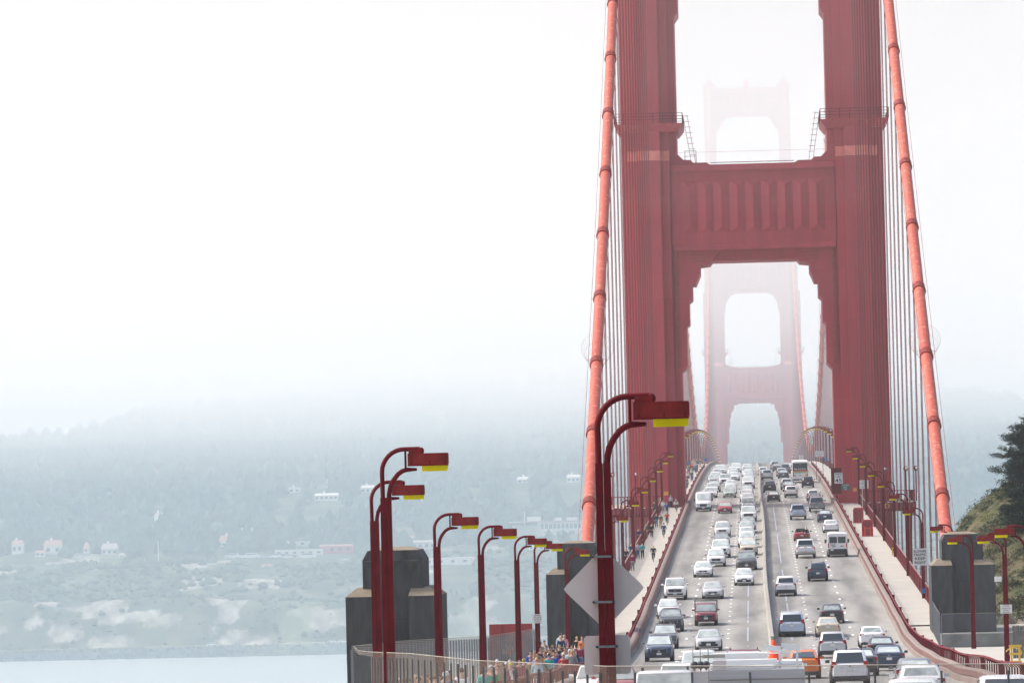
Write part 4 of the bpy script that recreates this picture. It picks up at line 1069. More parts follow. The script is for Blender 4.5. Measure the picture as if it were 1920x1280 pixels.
# right side: chain link and low concrete wall, board fence
q0, q1 = at(1743, 1125, 424), at(1762, 1152, 384)
mesh_fence([(q0.x, 424), (q1.x, 384)], [zr(424) + 2.3, zr(384) + 2.3], [zr(424), zr(384)], 'meshgrey', 'dark chain link fence running beside the right sidewalk to the corner post', sp=2.5)
q2 = at(1905, 1150, 383)
mesh_fence([(q1.x + .1, 384), (q2.x, 384)], [zr(384) + 2.3] * 2, [zr(384)] * 2, 'meshgrey', 'chain link fence crossing in front of the right pylon', sp=2.0)
mb = MB(); mb.box(q1.x + .05, q2.x + .6, 382.2, 382.5, zr(382) - .1, zr(382) + .98); tag(mb.build('low_concrete_wall', 'midconc'), 'low grey concrete wall at the foot of the right pylon', 'wall')
q = at(1899, 1200, 345)
root = empty('board_fence', (q.x, 345, zr(345)), 0, 'grey upright board fence at the right edge of the photo', 'fence')
for k in range(14):
    b = MB(); b.box(k * .22, k * .22 + .205, 0, .05, 0, 2.05 + .02 * math.sin(k * 2.2)); b.build('board', 'boards', root)
b = MB(); b.box(0, 3.1, .055, .12, .4, .5); b.box(0, 3.1, .055, .12, 1.6, 1.7); b.build('rail', 'concrete', root)
q = at(1905, 1262, 318)
root = empty('yellow_gate', (q.x, 318, zr(318)), 0, 'yellow steel gate bars behind the railing at the right edge', 'gate')
b = MB()
for zz in (.35, .8, 1.25): b.box(-.36, .36, -.04, .04, zz - .06, zz + .06)
b.box(-.28, -.16, -.03, .03, .05, 1.3); b.box(.16, .28, -.03, .03, .05, 1.3); b.tube([(-.1 + .5 * math.cos(a), -.06, .7 + .45 * math.sin(a)) for a in frange(.3, 2.6, .25)], .03, 5); b.build('bars', 'yellowmark', root)
q = on_road(1680, 1042, .16)
root = empty('yellow_stand', (13.0, q.y, zr(q.y) + .17), 0, 'small yellow step stand against the right railing', 'stand')
b = MB()
for zz in (.15, .45, .8): b.box(-.33, .33, -.1, .1, zz - .04, zz + .04)
b.box(-.05, .05, -.05, .05, 0, .8); b.box(-.28, -.2, -.05, .05, .1, .8); b.build('steps', 'yellowmark', root)
p = at(1871.5, 1086, 331)
root = empty('pole_camera', p, 0, 'small white camera box on the lamp pole before the hillside', 'camera')
b = MB(); b.box(-.2, .2, -.2, .2, -.12, .18); b.build('housing', 'white', root); b = MB(); b.ell((0, 0, -.28), .12, .12, .1); b.build('dome', 'steelgrey', root); b = MB(); b.box(.2, .5, -.03, .03, 0, .05); b.build('bracket', 'steelgrey', root)
# dark red panel behind the tan fence
pa, pb = at(917, 1172, 334), at(998, 1168, 334)
b = MB(); b.box(pa.x, pb.x, 334, 334.12, zr(334) - 1.5, pb.z); b.box(pa.x + .55, pa.x + .72, 333.9, 333.995, zr(334) - 1.5, pb.z - .02)
tag(b.build('steel_hoarding', 'panelred'), 'plain dark red steel hoarding standing behind the tan fence', 'hoarding')
# red cabinets on the right sidewalk
def cabinet(px, py, d, lb, bars):
    q = at(px, py, d); root = empty('red_cabinet', (q.x, d, zr(d) + .16), 0, lb, 'cabinet', 'red cabinets on the right sidewalk')
    b = MB(); W, H = .62, 1.85
    prof = [(-W, 0), (W, 0), (W, H - .12), (W - .12, H), (-W + .16, H), (-W, H - .25)]
    b.prism(prof, 'y', -.5, .5); b.build('shell', 'cabinet', root)
    b = MB(); b.prism([(p[0] * .86, .12 + p[1] * .86) for p in prof], 'y', -.53, -.505); b.build('door', 'panelred', root)
    if bars:
        b = MB()
        for x in (-.3, .35): b.box(x - .05, x + .05, -.75, -.66, 0, 1.1)
        b.box(-.35, .4, -.75, -.7, .85, .93); b.build('orange_bars', 'cone', root)
    return root
cabinet(1626, 978, 622, 'nearer red cabinet with orange barrier bars in front', True)
cabinet(1609, 957, 668, 'farther red cabinet beside the four line sign', False)
# floodlights on posts near the tower
for px, py, d, lb in ((1659, 879, 742, 'round floodlight on a post in front of the right tower leg'), (1698, 878, 740, 'round white floodlight on the right platform, left of the pair'), (1717, 877, 740, 'round white floodlight on the right platform, right of the pair'), (1148, 890, 740, 'round white floodlight on the left platform'), (1191, 889, 742, 'round floodlight in front of the left tower leg')):
    p = at(px, py, d); root = empty('floodlight', (p.x, d, zr(YN) + .1), 0, lb, 'floodlight', 'floodlights on the tower platforms')
    h = p.z - zr(YN) - .1
    b = MB(); b.tube([(0, 0, 0), (0, 0, h - .3)], .09, 6); b.build('post', 'red', root)
    b = MB(); b.ell((0, 0, h), .33, .4, .34, 12, 8); b.build('lamp_head', 'red', root, smooth=60); b = MB(); b.ell((.08, -.2, h + .02), .22, .26, .22, 10, 6); b.build('glass', 'white', root, smooth=60)
# ring buoy and yellow tube bits on platform rail
p = at(1663, 948, 700); root = empty('life_ring', p, 0, 'pale ring buoy hanging on the right railing near the tower', 'life ring')
b = MB(); b.tube([(.26 * math.cos(a), 0, .26 * math.sin(a)) for a in frange(0, 2 * PI, .35)], .05, 6); b.build('ring', 'signorange', root)
# ================================================================ RIGHT-HAND HEADLAND
ZC = [(16, 60), (17.5, 69), (20, 74.2), (21.1, 75.8), (22.2, 77.2), (23.4, 78.1), (24.5, 79.0), (25.6, 79.8), (28, 81.4), (35, 85), (60, 94), (130, 105)]
def lerp_tab(tab, x):
    if x <= tab[0][0]: return tab[0][1]
    for (a, za), (b_, zb) in zip(tab, tab[1:]):
        if x <= b_: return za + (zb - za) * (x - a) / (b_ - a)
    return tab[-1][1]
def headz(x, y):
    z0 = 68.5 - 14 * sstep(19, 16, x); zc = lerp_tab(ZC, x); t_ = max(0, min(1, (y - 428) / 172.0))
    z = z0 + (zc - z0) * (t_ ** .85) + .55 * fbm(x, y, 9, 4, 3) * sstep(428, 450, y) + .35 * fbm(x, y, 3, 3, 6) * sstep(428, 450, y)
    if y > 600: z -= (y - 600) * .45
    return z
def headland_mat():
    m, t, b = nodes('headland_soil'); tc = N(t, 'ShaderNodeTexCoord')
    n1 = N(t, 'ShaderNodeTexNoise'); n1.inputs['Scale'].default_value = .35; n1.inputs['Detail'].default_value = 9; n1.inputs['Roughness'].default_value = .62
    t.links.new(tc.outputs['Object'], n1.inputs['Vector'])
    r = ramp(t, n1.outputs[0], [(.36, (.035, .045, .022)), (.50, (.075, .082, .038)), (.62, (.13, .105, .065)), (.76, (.26, .19, .125))])
    t.links.new(r.outputs[0], b.inputs['Base Color']); b.inputs['Roughness'].default_value = .95; b.inputs['Specular IOR Level'].default_value = .1
    bp = N(t, 'ShaderNodeBump'); bp.inputs['Strength'].default_value = .8; bp.inputs['Distance'].default_value = .5; t.links.new(n1.outputs[0], bp.inputs['Height']); t.links.new(bp.outputs[0], b.inputs['Normal'])
    return m
MAT['headland'] = headland_mat()
xs = frange(15.5, 45, .9) + frange(45, 130, 5)[1:]; ys = frange(426, 610, 2.5) + frange(610, 760, 10)[1:]; nx = len(xs)
mb = MB(); mb.add([(x, y, headz(x, y)) for y in ys for x in xs], [(i * nx + j, i * nx + j + 1, (i + 1) * nx + j + 1, (i + 1) * nx + j) for i in range(len(ys) - 1) for j in range(nx - 1)])
o = mb.build('hillside', 'headland', fix=False); o['kind'] = 'structure'; o.data.shade_smooth()
# shrubs: tufts of small leaf faces over low mounds
for mname, colr, n, seed, (s0, s1) in (('brush_dark', (.045, .06, .032), 2300, 5, (.5, 1.1)), ('brush_yellow', (.17, .18, .055), 300, 6, (.35, .8)), ('brush_tan', (.17, .13, .08), 500, 8, (.3, .7))):
    MAT[mname] = mat(mname, colr, .95, var=.35, scale=.8, spec=.1); random.seed(seed); mb = MB(); k = 0
    while k < n:
        x = random.uniform(17.2, 46); y = random.uniform(434, 604)
        if fbm(x, y, 14, 3, seed) < (-.05 if mname == 'brush_dark' else .02): k += .2; continue
        k += 1; r = random.uniform(s0, s1); z = headz(x, y)
        for q in range(46):
            a = random.uniform(0, 2 * PI); e = random.uniform(0, 1) ** .6 * PI / 2; rr = r * random.uniform(.55, 1.1)
            c = Vector((x + rr * math.cos(a) * math.sin(e), y + rr * math.sin(a) * math.sin(e), z + rr * .8 * math.cos(e)))
            u1 = Vector((random.uniform(-1, 1), random.uniform(-1, 1), random.uniform(-1, 1))).normalized() * random.uniform(.10, .22); v1 = Vector((random.uniform(-1, 1), random.uniform(-1, 1), random.uniform(-1, 1))).normalized() * random.uniform(.08, .2)
            mb.add([c, c + u1, c + u1 * .5 + v1], [(0, 1, 2)])
    tag(mb.build('hillside_brush', mname, fix=False), kind='stuff', cat='brush', label={'brush_dark': 'dark green brush over the hillside at the right edge', 'brush_yellow': 'yellow green bushes on the right hillside', 'brush_tan': 'dry tan brush and grass on the right hillside'}[mname])
def pine(x, y, z, h, r, label, seed, n_l=34):
    random.seed(seed); root = empty('pine_tree', (x, y, z), 0, label, 'pine tree', 'pines on the right hillside')
    mb = MB(); mb.tube([(0, 0, -1), (.1, 0, h * .3), (-.15, .1, h * .65), (.05, 0, h * .97)], [.38, .30, .18, .04], 8); MAT.setdefault('bark', mat('pine_bark', (.09, .065, .045), .95, var=.3)); tr = mb.build('trunk', 'bark', root)
    lm = MB(); fo = MB()
    for i in range(n_l):
        t_ = .16 + .84 * (i + random.random()) / n_l; zz = h * t_; a = random.uniform(0, 2 * PI); L = r * (1.05 - t_ * .72) * random.uniform(.6, 1.15)
        pts = [Vector((0, 0, zz))]; d = Vector((math.cos(a), math.sin(a), random.uniform(-.05, .25)))
        for s in range(4): d = (d + Vector((random.uniform(-.25, .25), random.uniform(-.25, .25), .05))).normalized(); pts.append(pts[-1] + d * L / 4)
        lm.tube(pts, [.09, .07, .05, .035, .015], 5)
        for s in range(1, 5):
            for sub in range(5):
                q = pts[s] + Vector((random.gauss(0, .30), random.gauss(0, .30), random.gauss(.05, .10))) * (1 + .25 * s)
                for k in range(44):
                    c = q + Vector((random.gauss(0, .26), random.gauss(0, .26), random.gauss(0, .085)))
                    w_ = Vector((random.uniform(-1, 1), random.uniform(-1, 1), random.uniform(.0, .8))).normalized() * random.uniform(.14, .30); v1 = Vector((-w_.y, w_.x, random.uniform(-.1, .1))) * .38
                    fo.add([c, c + w_ + v1, c + w_ - v1], [(0, 1, 2)])
    lm.build('branches', 'bark', root); MAT.setdefault('needles', mat('pine_needles', (.022, .040, .028), .9, var=.45, scale=1.2, spec=.15)); fo.build('crown', 'needles', root, fix=False)
def pz(px, py, d): p = at(px, py, d); return p
p = pz(1938, 905, 585); pine(p.x, 585, p.z - .6, 6.3, 4.2, 'tall dark pine with layered branches at the right edge of the photo', 3, 52)
p = pz(1925, 960, 560); pine(p.x, 560, headz(p.x, 560) - .3, 3.6, 3.0, 'low spreading pine below the tall one on the hillside', 9, 26)
p = pz(1935, 1080, 520); pine(p.x, 520, headz(p.x, 520) - .3, 4.5, 3.4, 'dark bushy pine lower down at the right edge behind the lamp pole', 12, 26)
# ================================================================ VEHICLES
PROTO = {}
def shell(st, secf, n=None):
    return [secf(*s) for s in st]
def sec(y, hw, zb, zt, crown=.03, tuck=.86, sh=.90):
    h = [(hw * tuck, zb), (hw * .965, zb + .10), (hw, zb + (zt - zb) * .42), (hw * .99, zb + (zt - zb) * .72), (hw * .965, zt - .05), (hw * sh, zt), (hw * .55, zt + crown * .8), (0, zt + crown)]
    return [(x, y, z) for x, z in h] + [(-x, y, z) for x, z in reversed(h[:-1])]
def quad_on(p00, p10, p11, p01, u0, u1, v0, v1, off):
    """a glazed quad inset on the bilinear patch, lifted by off"""
    P = [Vector(p) for p in (p00, p10, p11, p01)]
    f = lambda u, v: (P[0] * (1 - u) + P[1] * u) * (1 - v) + (P[3] * (1 - u) + P[2] * u) * v
    return [f(u0, v0) + off, f(u1, v0) + off, f(u1, v1) + off, f(u0, v1) + off]
def make_car(k):
    """local frame: nose at -Y, wheels on z=0; y runs 0..L and is then centred on the nose"""
    L, W, H = k['L'], k['W'], k['H']; hw = W / 2; zb = k.get('zb', .22); hood = k['hood']; belt = k['belt']; deck = k['deck']
    cw, rf, rr, tl = k['cowl'], k['rf'], k['rr'], k['tail']; wr = k.get('wr', .72) * hw; wb = k.get('wb', .90) * hw
    root = empty(k['name'])
    st = [(0.0, hw * .80, zb + .06, hood - .20), (.07, hw * .88, zb, hood - .10), (.28, hw * .945, zb - .02, hood - .03), (.75, hw * .985, zb - .05, hood + .01), (cw, hw, zb - .05, belt - .04),
          (cw + .25, hw, zb - .05, belt), ((cw + tl) / 2, hw, zb - .05, belt + .01), (tl, hw * .995, zb - .05, deck), (L - .35, hw * .965, zb - .02, deck - .01), (L - .08, hw * .90, zb + .02, deck - .05), (L, hw * .84, zb + .10, deck - .14)]
    mb = MB(); mb.loft([sec(*s) for s in st]); body = mb.build('body', 'paint', root, smooth=38)
    # cabin
    z0, z1 = belt - .03, H - .07
    def ring(z, yf, yr, w):
        c = .10; return [(-w + c, yf, z), (w - c, yf, z), (w, yf + c * 1.6, z), (w, yr - c * 1.3, z), (w - c, yr, z), (-w + c, yr, z), (-w, yr - c * 1.3, z), (-w, yf + c * 1.6, z)]
    mb = MB(); mb.loft([ring(z0, cw, tl, wb), ring(z1, rf, rr, wr), ring(H - .02, rf + .18, rr - .14, wr * .90), ring(H, rf + .45, rr - .35, wr * .7)])
    cab = mb.build('cabin', 'paint', root, smooth=50)
    c = .10
    A = [(-wb + c, cw, z0), (wb - c, cw, z0), (wr - c, rf, z1), (-wr + c, rf, z1)]
    mb = MB(); mb.add(quad_on(*A, -.035, 1.035, .06, .96, Vector((0, -.014, .010))), [(0, 1, 2, 3)]); mb.build('windscreen', 'windshield', root, fix=False)
    mb = MB(); mb.add(quad_on(*A, -.03, 1.03, -.015, .055, Vector((0, -.018, .012))), [(0, 1, 2, 3)]); mb.build('wiper_cowl', 'darkplastic', root, fix=False)
    B = [(-wb + c, tl, z0), (wb - c, tl, z0), (wr - c, rr, z1), (-wr + c, rr, z1)]
    mb = MB(); mb.add(quad_on(*B, .03, .97, k.get('rw0', .16), .90, Vector((0, .014, .008))), [(3, 2, 1, 0)]); mb.build('rear_window', 'rearglass' if k['type'] != 'sedan' else 'windshield', root, fix=False)  # sedan rear glass takes the painted sky reflection too
    for s in (-1, 1):
        Cc = [(s * wb, cw + .16, z0), (s * wb, tl - .13, z0), (s * wr, rr - .13, z1), (s * wr, rf + .16, z1)]
        mb = MB(); mb.add(quad_on(*Cc, .05, .94, .14, .90, Vector((s * .012, 0, .004))), [(0, 1, 2, 3)]); mb.build('side_window', 'rearglass', root, fix=False)
        # mirror
        mb = MB(); x = s * (hw + .10); mb.loft([[(x - .11, cw + .30, belt + .02), (x + .09, cw + .30, belt + .02), (x + .09, cw + .30, belt + .15), (x - .11, cw + .30, belt + .17)], [(x - .08, cw + .16, belt + .05), (x + .06, cw + .16, belt + .05), (x + .06, cw + .16, belt + .12), (x - .08, cw + .16, belt + .13)]])
        mb.build('mirror', k.get('mirror', 'paint'), root)
        # headlight, tail light
        xa, xb = sorted((s * hw * .52, s * hw * .86)); hz = hood - .20
        mb = MB(); mb.hexa([(xa, -.012 if s > 0 else .05, hz - .11), (xb, .05 if s > 0 else -.012, hz - .09), (xb, .30, hz - .09), (xa, .30, hz - .11)] if True else None,
                           [(xa, .0 if s > 0 else .09, hz + .04), (xb, .09 if s > 0 else .0, hz + .07), (xb, .34, hz + .075), (xa, .34, hz + .05)]); mb.build('headlight', 'head', root)
        xa, xb = sorted((s * hw * (.62 if k['type'] != 'suv' else .70), s * hw * .93)); tz = k.get('tz', deck - .22); th = k.get('th', .17)
        mb = MB(); mb.box(xa, xb, L - .25, L - .012 if k['type'] != 'suv' else L - .03, tz, tz + th); mb.build('tail_light', 'tail', root)
        for y in (k.get('wf', .88), L - k.get('wrr', .95)):
            r = k.get('wrad', .33); mb = MB(); xo = hw + .008
            mb.cyl((s * (hw - .24) if s > 0 else -xo - 0, y, r + .02), r + .055, 'x', .24 + .006, 18) if False else mb.cyl((min(s * (hw - .24), s * (hw + .004)), y, r + .01), r + .05, 'x', .244, 18)
            mb.build('wheel_arch', 'darkplastic', root)
            mb = MB(); mb.cyl((min(s * (hw - .235), s * (hw + .012)), y, r), r, 'x', .247, 20); t_ = mb.build('wheel', 'black', root)
            mb = MB(); mb.cyl((s * (hw + .013) if s > 0 else s * (hw + .018), y, r), r * .62, 'x', .006, 14); mb.build('rim', 'rim', t_)
    # nose: grille, intake, plate; tail: bumper strip, plate
    gw = k.get('gw', .45) * hw
    mb = MB(); g0, g1 = hood - .33 - k.get('gh', .0), hood - .20; mb.prism([(-gw, g1), (gw, g1), (gw * .86, g0), (-gw * .86, g0)], 'y', -.022, .10); mb.build('grille', 'darkplastic', root)
    mb = MB(); mb.prism([(-gw * .8, g1 + .035), (gw * .8, g1 + .035), (gw * .8, g1 + .01), (-gw * .8, g1 + .01)], 'y', -.02, .05); mb.ell((0, -.03, (g0 + g1) / 2), .07, .02, .05, 10, 6); mb.build('badge', 'chrome', root)
    mb = MB(); mb.box(-hw * .70, hw * .70, -.012, .10, zb + .10, zb + .19 + k.get('ih', 0)); mb.build('lower_intake', 'darkplastic', root)
    mb = MB(); mb.box(-hw * .86, hw * .86, .02, .3, zb - .03, zb + .085); mb.build('front_valance', k.get('val', 'darkplastic'), root)
    mb = MB(); mb.box(-.155, .155, -.036, -.024, zb + .16, zb + .30); mb.build('licence_plate', 'white', root)
    bt = k.get('bump', .16)
    mb = MB(); mb.box(-hw * .88, hw * .88, L - .3, L + .012, zb + .0, zb + bt); mb.build('rear_valance', k.get('val', 'darkplastic'), root)
    mb = MB(); pz = k.get('pz', deck - .36); mb.box(-.155, .155, L - .05, L + .022, pz, pz + .15); mb.build('licence_plate', 'white', root)
    mb = MB(); mb.box(-hw * .55, hw * .55, L - .04, L + .008, pz + .19, pz + .205); mb.box(-.05, .05, L - .04, L + .014, pz + .24, pz + .29); mb.build('boot_trim', 'chrome', root)
    if k.get('rack'):
        for s in (-1, 1): mb = MB(); mb.box(s * wr * .82 - .025, s * wr * .82 + .025, rf + .5, rr - .4, H + .03, H + .08); mb.box(s * wr * .82 - .02, s * wr * .82 + .02, rf + .5, rf + .6, H - .03, H + .029); mb.box(s * wr * .82 - .02, s * wr * .82 + .02, rr - .5, rr - .4, H - .03, H + .029); mb.build('roof_rail', 'darkplastic', root)
    if k.get('pickup'):   # open load bed
        mb = MB(); y0, y1 = tl + .12, L - .10; wi = hw * .80
        mb.box(-wi, wi, y0, y1, deck + .022, deck + .034); mb.build('load_bed', 'darkplastic', root)
        mb = MB(); mb.box(-.14, .14, L - .05, L + .015, deck - .13, deck - .08); mb.build('tailgate_handle', 'darkplastic', root)
        mb = MB(); mb.box(-hw * .92, hw * .92, L - .1, L + .10, zb + .17, zb + .32); mb.build('rear_bumper', k.get('bumpmat', 'chrome'), root)
    if k.get('lumber'):
        mb = MB(); zt = H + .18
        for y in (rf - .15, L - .2):
            for s in (-1, 1): mb.box(s * hw * .98 - .03, s * hw * .98 + .03, y - .03, y + .03, (belt if y > 3 else hood) - .02, zt)
            mb.box(-hw, hw, y - .035, y + .035, zt, zt + .07)
        for s in (-1, 1): mb.box(s * hw * .98 - .035, s * hw * .98 + .035, rf - .18, L - .17, zt + .001, zt + .069)
        mb.build('lumber_rack', 'darkplastic', root)
    if k.get('cover'):    # spare wheel
        mb = MB(); mb.cyl((0, L + .01, belt - .2), .36, 'y', .18, 20); mb.build('spare_wheel', 'white', root)
    freeze(root)
    for o in [root] + list(root.children):
        pass
    return root
K = {
 'sedan': dict(name='sedan', type='sedan', L=4.7, W=1.80, H=1.44, hood=.82, belt=.93, deck=1.02, cowl=1.25, rf=1.95, rr=3.25, tail=4.05, tz=.80, pz=.60),
 'sedan_b': dict(name='sedan', type='sedan', L=4.85, W=1.84, H=1.46, hood=.84, belt=.95, deck=1.05, cowl=1.30, rf=2.0, rr=3.3, tail=4.15, gw=.58, gh=.06, ih=.08, tz=.84, th=.13, pz=.62),
 'old_sedan': dict(name='sedan', type='sedan', L=4.8, W=1.78, H=1.40, hood=.86, belt=.92, deck=1.0, cowl=1.4, rf=2.05, rr=3.2, tail=3.9, gw=.5, tz=.72, th=.14, pz=.70, wr=.70, val='rub'),
 'hatch': dict(name='hatchback', type='suv', L=4.3, W=1.76, H=1.50, hood=.86, belt=.96, deck=1.0, cowl=1.0, rf=1.75, rr=3.35, tail=4.20, rw0=.22, tz=.82, th=.22, pz=.62),
 'prius': dict(name='hatchback', type='suv', L=4.5, W=1.76, H=1.50, hood=.82, belt=.95, deck=1.08, cowl=.95, rf=1.85, rr=3.1, tail=4.35, rw0=.30, tz=.74, th=.34, pz=.66, gw=.28, ih=.12),
 'suv': dict(name='suv', type='suv', L=4.6, W=1.86, H=1.70, zb=.28, hood=1.0, belt=1.10, deck=1.10, cowl=1.15, rf=1.85, rr=4.05, tail=4.52, rw0=.12, wr=.76, wrad=.36, gw=.55, gh=.10, ih=.08, tz=.92, th=.24, pz=.78, bump=.22),
 'suv_rack': dict(name='suv', type='suv', L=4.6, W=1.82, H=1.68, zb=.28, hood=.98, belt=1.06, deck=1.08, cowl=1.15, rf=1.85, rr=4.05, tail=4.52, rw0=.10, wr=.76, wrad=.35, gw=.50, gh=.08, rack=True, tz=.86, th=.30, pz=.66, bump=.20, mirror='darkplastic'),
 'big_suv': dict(name='suv', type='suv', L=4.95, W=1.95, H=1.82, zb=.32, hood=1.12, belt=1.18, deck=1.20, cowl=1.25, rf=1.85, rr=4.55, tail=4.88, rw0=.10, wr=.80, wrad=.38, gw=.60, gh=.12, ih=.06, rack=True, tz=.85, th=.34, pz=.70, bump=.26),
 'small_suv': dict(name='suv', type='suv', L=4.25, W=1.82, H=1.68, zb=.28, hood=1.02, belt=1.10, deck=1.10, cowl=.95, rf=1.55, rr=3.85, tail=4.18, rw0=.18, wr=.80, wrad=.35, tz=.86, th=.22, pz=.62, bump=.30),
 'minivan': dict(name='minivan', type='suv', L=5.0, W=1.96, H=1.75, zb=.26, hood=.98, belt=1.08, deck=1.10, cowl=.90, rf=1.75, rr=4.55, tail=4.92, rw0=.10, wr=.80, gw=.62, gh=.10, tz=.95, th=.32, pz=.75, bump=.16),
 'pickup': dict(name='pickup_truck', type='pickup', L=5.6, W=1.98, H=1.86, zb=.40, hood=1.16, belt=1.24, deck=1.22, cowl=1.35, rf=1.95, rr=3.55, tail=3.72, rw0=.12, wr=.80, wrad=.40, gw=.62, gh=.16, pickup=True, tz=.88, th=.28, pz=.52, bump=.12),
 'old_pickup': dict(name='pickup_truck', type='pickup', L=5.0, W=1.74, H=1.68, zb=.36, hood=1.02, belt=1.10, deck=1.08, cowl=1.25, rf=1.62, rr=2.85, tail=2.98, rw0=.12, wr=.86, wb=.93, wrad=.36, gw=.62, gh=.08, pickup=True, lumber=True, tz=.8, th=.2, pz=.5, bump=.12),
}
def proto(kind):
    if kind not in PROTO:
        PROTO[kind] = [make_van() if kind == 'van' else make_bus() if kind == 'bus' else make_conv() if kind == 'convertible' else make_car(K[kind]), False]
    r, used = PROTO[kind]
    o = copy_tree(r) if used else r
    PROTO[kind][1] = True
    return o
def make_van():
    root = empty('van'); L, W, H = 5.6, 2.04, 2.45; hw = W / 2
    st = [(0, hw * .82, .30, 1.0), (.10, hw * .92, .24, 1.10), (.55, hw * .98, .22, 1.24), (1.05, hw, .22, 1.42)]
    mb = MB(); mb.loft([sec(*s, crown=.05) for s in st] + [sec(1.9, hw, .22, H - .12, .06, .9, .86), sec(2.3, hw, .22, H - .02, .06, .9, .86), sec(L - .25, hw, .22, H - .02, .06, .9, .86), sec(L, hw * .96, .28, H - .12, .05, .9, .84)])
    mb.build('body', 'paint', root, smooth=35)
    mb = MB(); mb.add([(-hw * .84, 1.08, 1.50), (hw * .84, 1.08, 1.50), (hw * .76, 1.80, 2.22), (-hw * .76, 1.80, 2.22)], [(0, 1, 2, 3)]); o = mb.build('windscreen', 'windshield', root, fix=False); o.location = (0, -.06, .05)
    for i, s in enumerate((-1, 1)):
        mb = MB(); xa, xb = sorted((s * hw * .05, s * hw * .80)); mb.box(xa, xb, L - .05, L + .02, 1.42, 2.05); mb.build('rear_window', 'rearglass', root)
        mb = MB(); xa, xb = sorted((s * (hw - .05), s * (hw + .004))); mb.box(xa, xb, 1.9, 2.9, 1.42, 1.98); mb.build('side_window', 'rearglass', root)
        mb = MB(); xa, xb = sorted((s * hw * .84, s * hw * .95)); mb.box(xa, xb, L - .06, L + .012, .95, 1.42); mb.build('tail_light', 'tail', root)
        mb = MB(); xa, xb = sorted((s * hw * .58, s * hw * .88)); mb.box(xa, xb, -.01, .2, .86, 1.02); mb.build('headlight', 'head', root)
        mb = MB(); xa, xb = sorted((s * (hw + .03), s * (hw + .24))); mb.box(xa, xb, 1.45, 1.58, 1.30, 1.66); mb.build('mirror', 'darkplastic', root)
        for y in (.95, L - 1.1):
            mb = MB(); mb.cyl((min(s * (hw - .25), s * (hw + .01)), y, .36), .36, 'x', .26, 18); w_ = mb.build('wheel', 'black', root)
    mb = MB(); mb.prism([(-hw * .48, .98), (hw * .48, .98), (hw * .42, .66), (-hw * .42, .66)], 'y', -.02, .1); mb.build('grille', 'darkplastic', root)
    mb = MB(); mb.box(-hw * .92, hw * .92, -.03, .3, .24, .56); mb.build('front_bumper', 'darkplastic', root)
    mb = MB(); mb.box(-hw * .94, hw * .94, L - .2, L + .06, .26, .82); mb.build('rear_bumper', 'darkplastic', root)
    mb = MB(); mb.box(-.16, .16, -.045, -.031, .42, .56); mb.box(.42, .72, L + .061, L + .07, .66, .8); mb.build('licence_plate', 'white', root)
    freeze(root); return root
def make_bus():
    root = empty('coach'); L, W, H = 12.2, 2.55, 3.45; hw = W / 2
    mb = MB(); mb.loft([sec(0, hw * .94, .40, H - .2, .05, .9, .85), sec(.3, hw, .35, H - .05, .06, .94, .88), sec(L - .3, hw, .35, H - .05, .06, .94, .88), sec(L, hw * .97, .40, H - .16, .05, .94, .88)])
    mb.build('body', 'white', root, smooth=35)
    mb = MB(); mb.box(-hw * .90, hw * .90, L - .02, L + .02, 2.0, 3.12); mb.build('rear_window', 'rearglass', root)
    for z0, c, nm in ((1.86, 'tail', 'red_stripe'), (1.73, 'signorange', 'orange_stripe'), (1.56, 'buswgreen', 'green_stripe')):
        mb = MB(); mb.box(-hw * .955, hw * .955, L - .02, L + .012, z0, z0 + .125); mb.build(nm, c, root)
    text('Mags de la Partier', .34, (0, L + .03, 2.2), (PI / 2, 0, PI), 'white', root, fit=1.9)
    for s in (-1, 1):
        xa, xb = sorted((s * (hw - .03), s * (hw + .005)))
        mb = MB(); mb.box(xa, xb, 1.2, L - 1.2, 1.9, 2.9); mb.build('side_windows', 'rearglass', root)
        xa, xb = sorted((s * hw * .84, s * hw * .93)); mb = MB(); mb.box(xa, xb, L - .02, L + .015, 1.0, 1.5); mb.build('tail_light', 'tail', root)
        for y in (2.4, L - 2.9):
            mb = MB(); mb.cyl((min(s * (hw - .3), s * (hw + .01)), y, .5), .5, 'x', .31, 20); mb.build('wheel', 'black', root)
    mb = MB(); mb.box(-hw * .92, hw * .92, L - .05, L + .03, .38, .62); mb.box(-hw * .6, hw * .6, L - .02, L + .02, .36, .37); mb.build('rear_bumper', 'darkplastic', root)
    mb = MB(); mb.box(-.2, .2, L + .031, L + .04, .44, .58); mb.build('licence_plate', 'white', root)
    mb = MB(); mb.box(-1.08, -.72, L + .001, L + .014, 1.02, 1.34); mb.build('orange_emblem', 'signorange', root)
    mb = MB(); mb.box(-.28, .28, L + .001, L + .012, 1.16, 1.20); mb.box(-.10, .10, L + .001, L + .013, 1.21, 1.28); mb.build('grey_emblem', 'steelgrey', root)
    mb = MB(); mb.box(.66, 1.06, L + .001, L + .012, 1.26, 1.31); mb.box(.66, 1.06, L + .001, L + .012, 1.09, 1.15); mb.build('dark_emblem', 'text', root)
    mb = MB(); mb.box(-.12, .12, L + .021, L + .03, 2.98, 3.02); mb.build('marker_light', 'white', root)
    freeze(root); return root
MAT['buswgreen'] = mat('stripe_green', (0.06, 0.33, 0.16), 0.5)
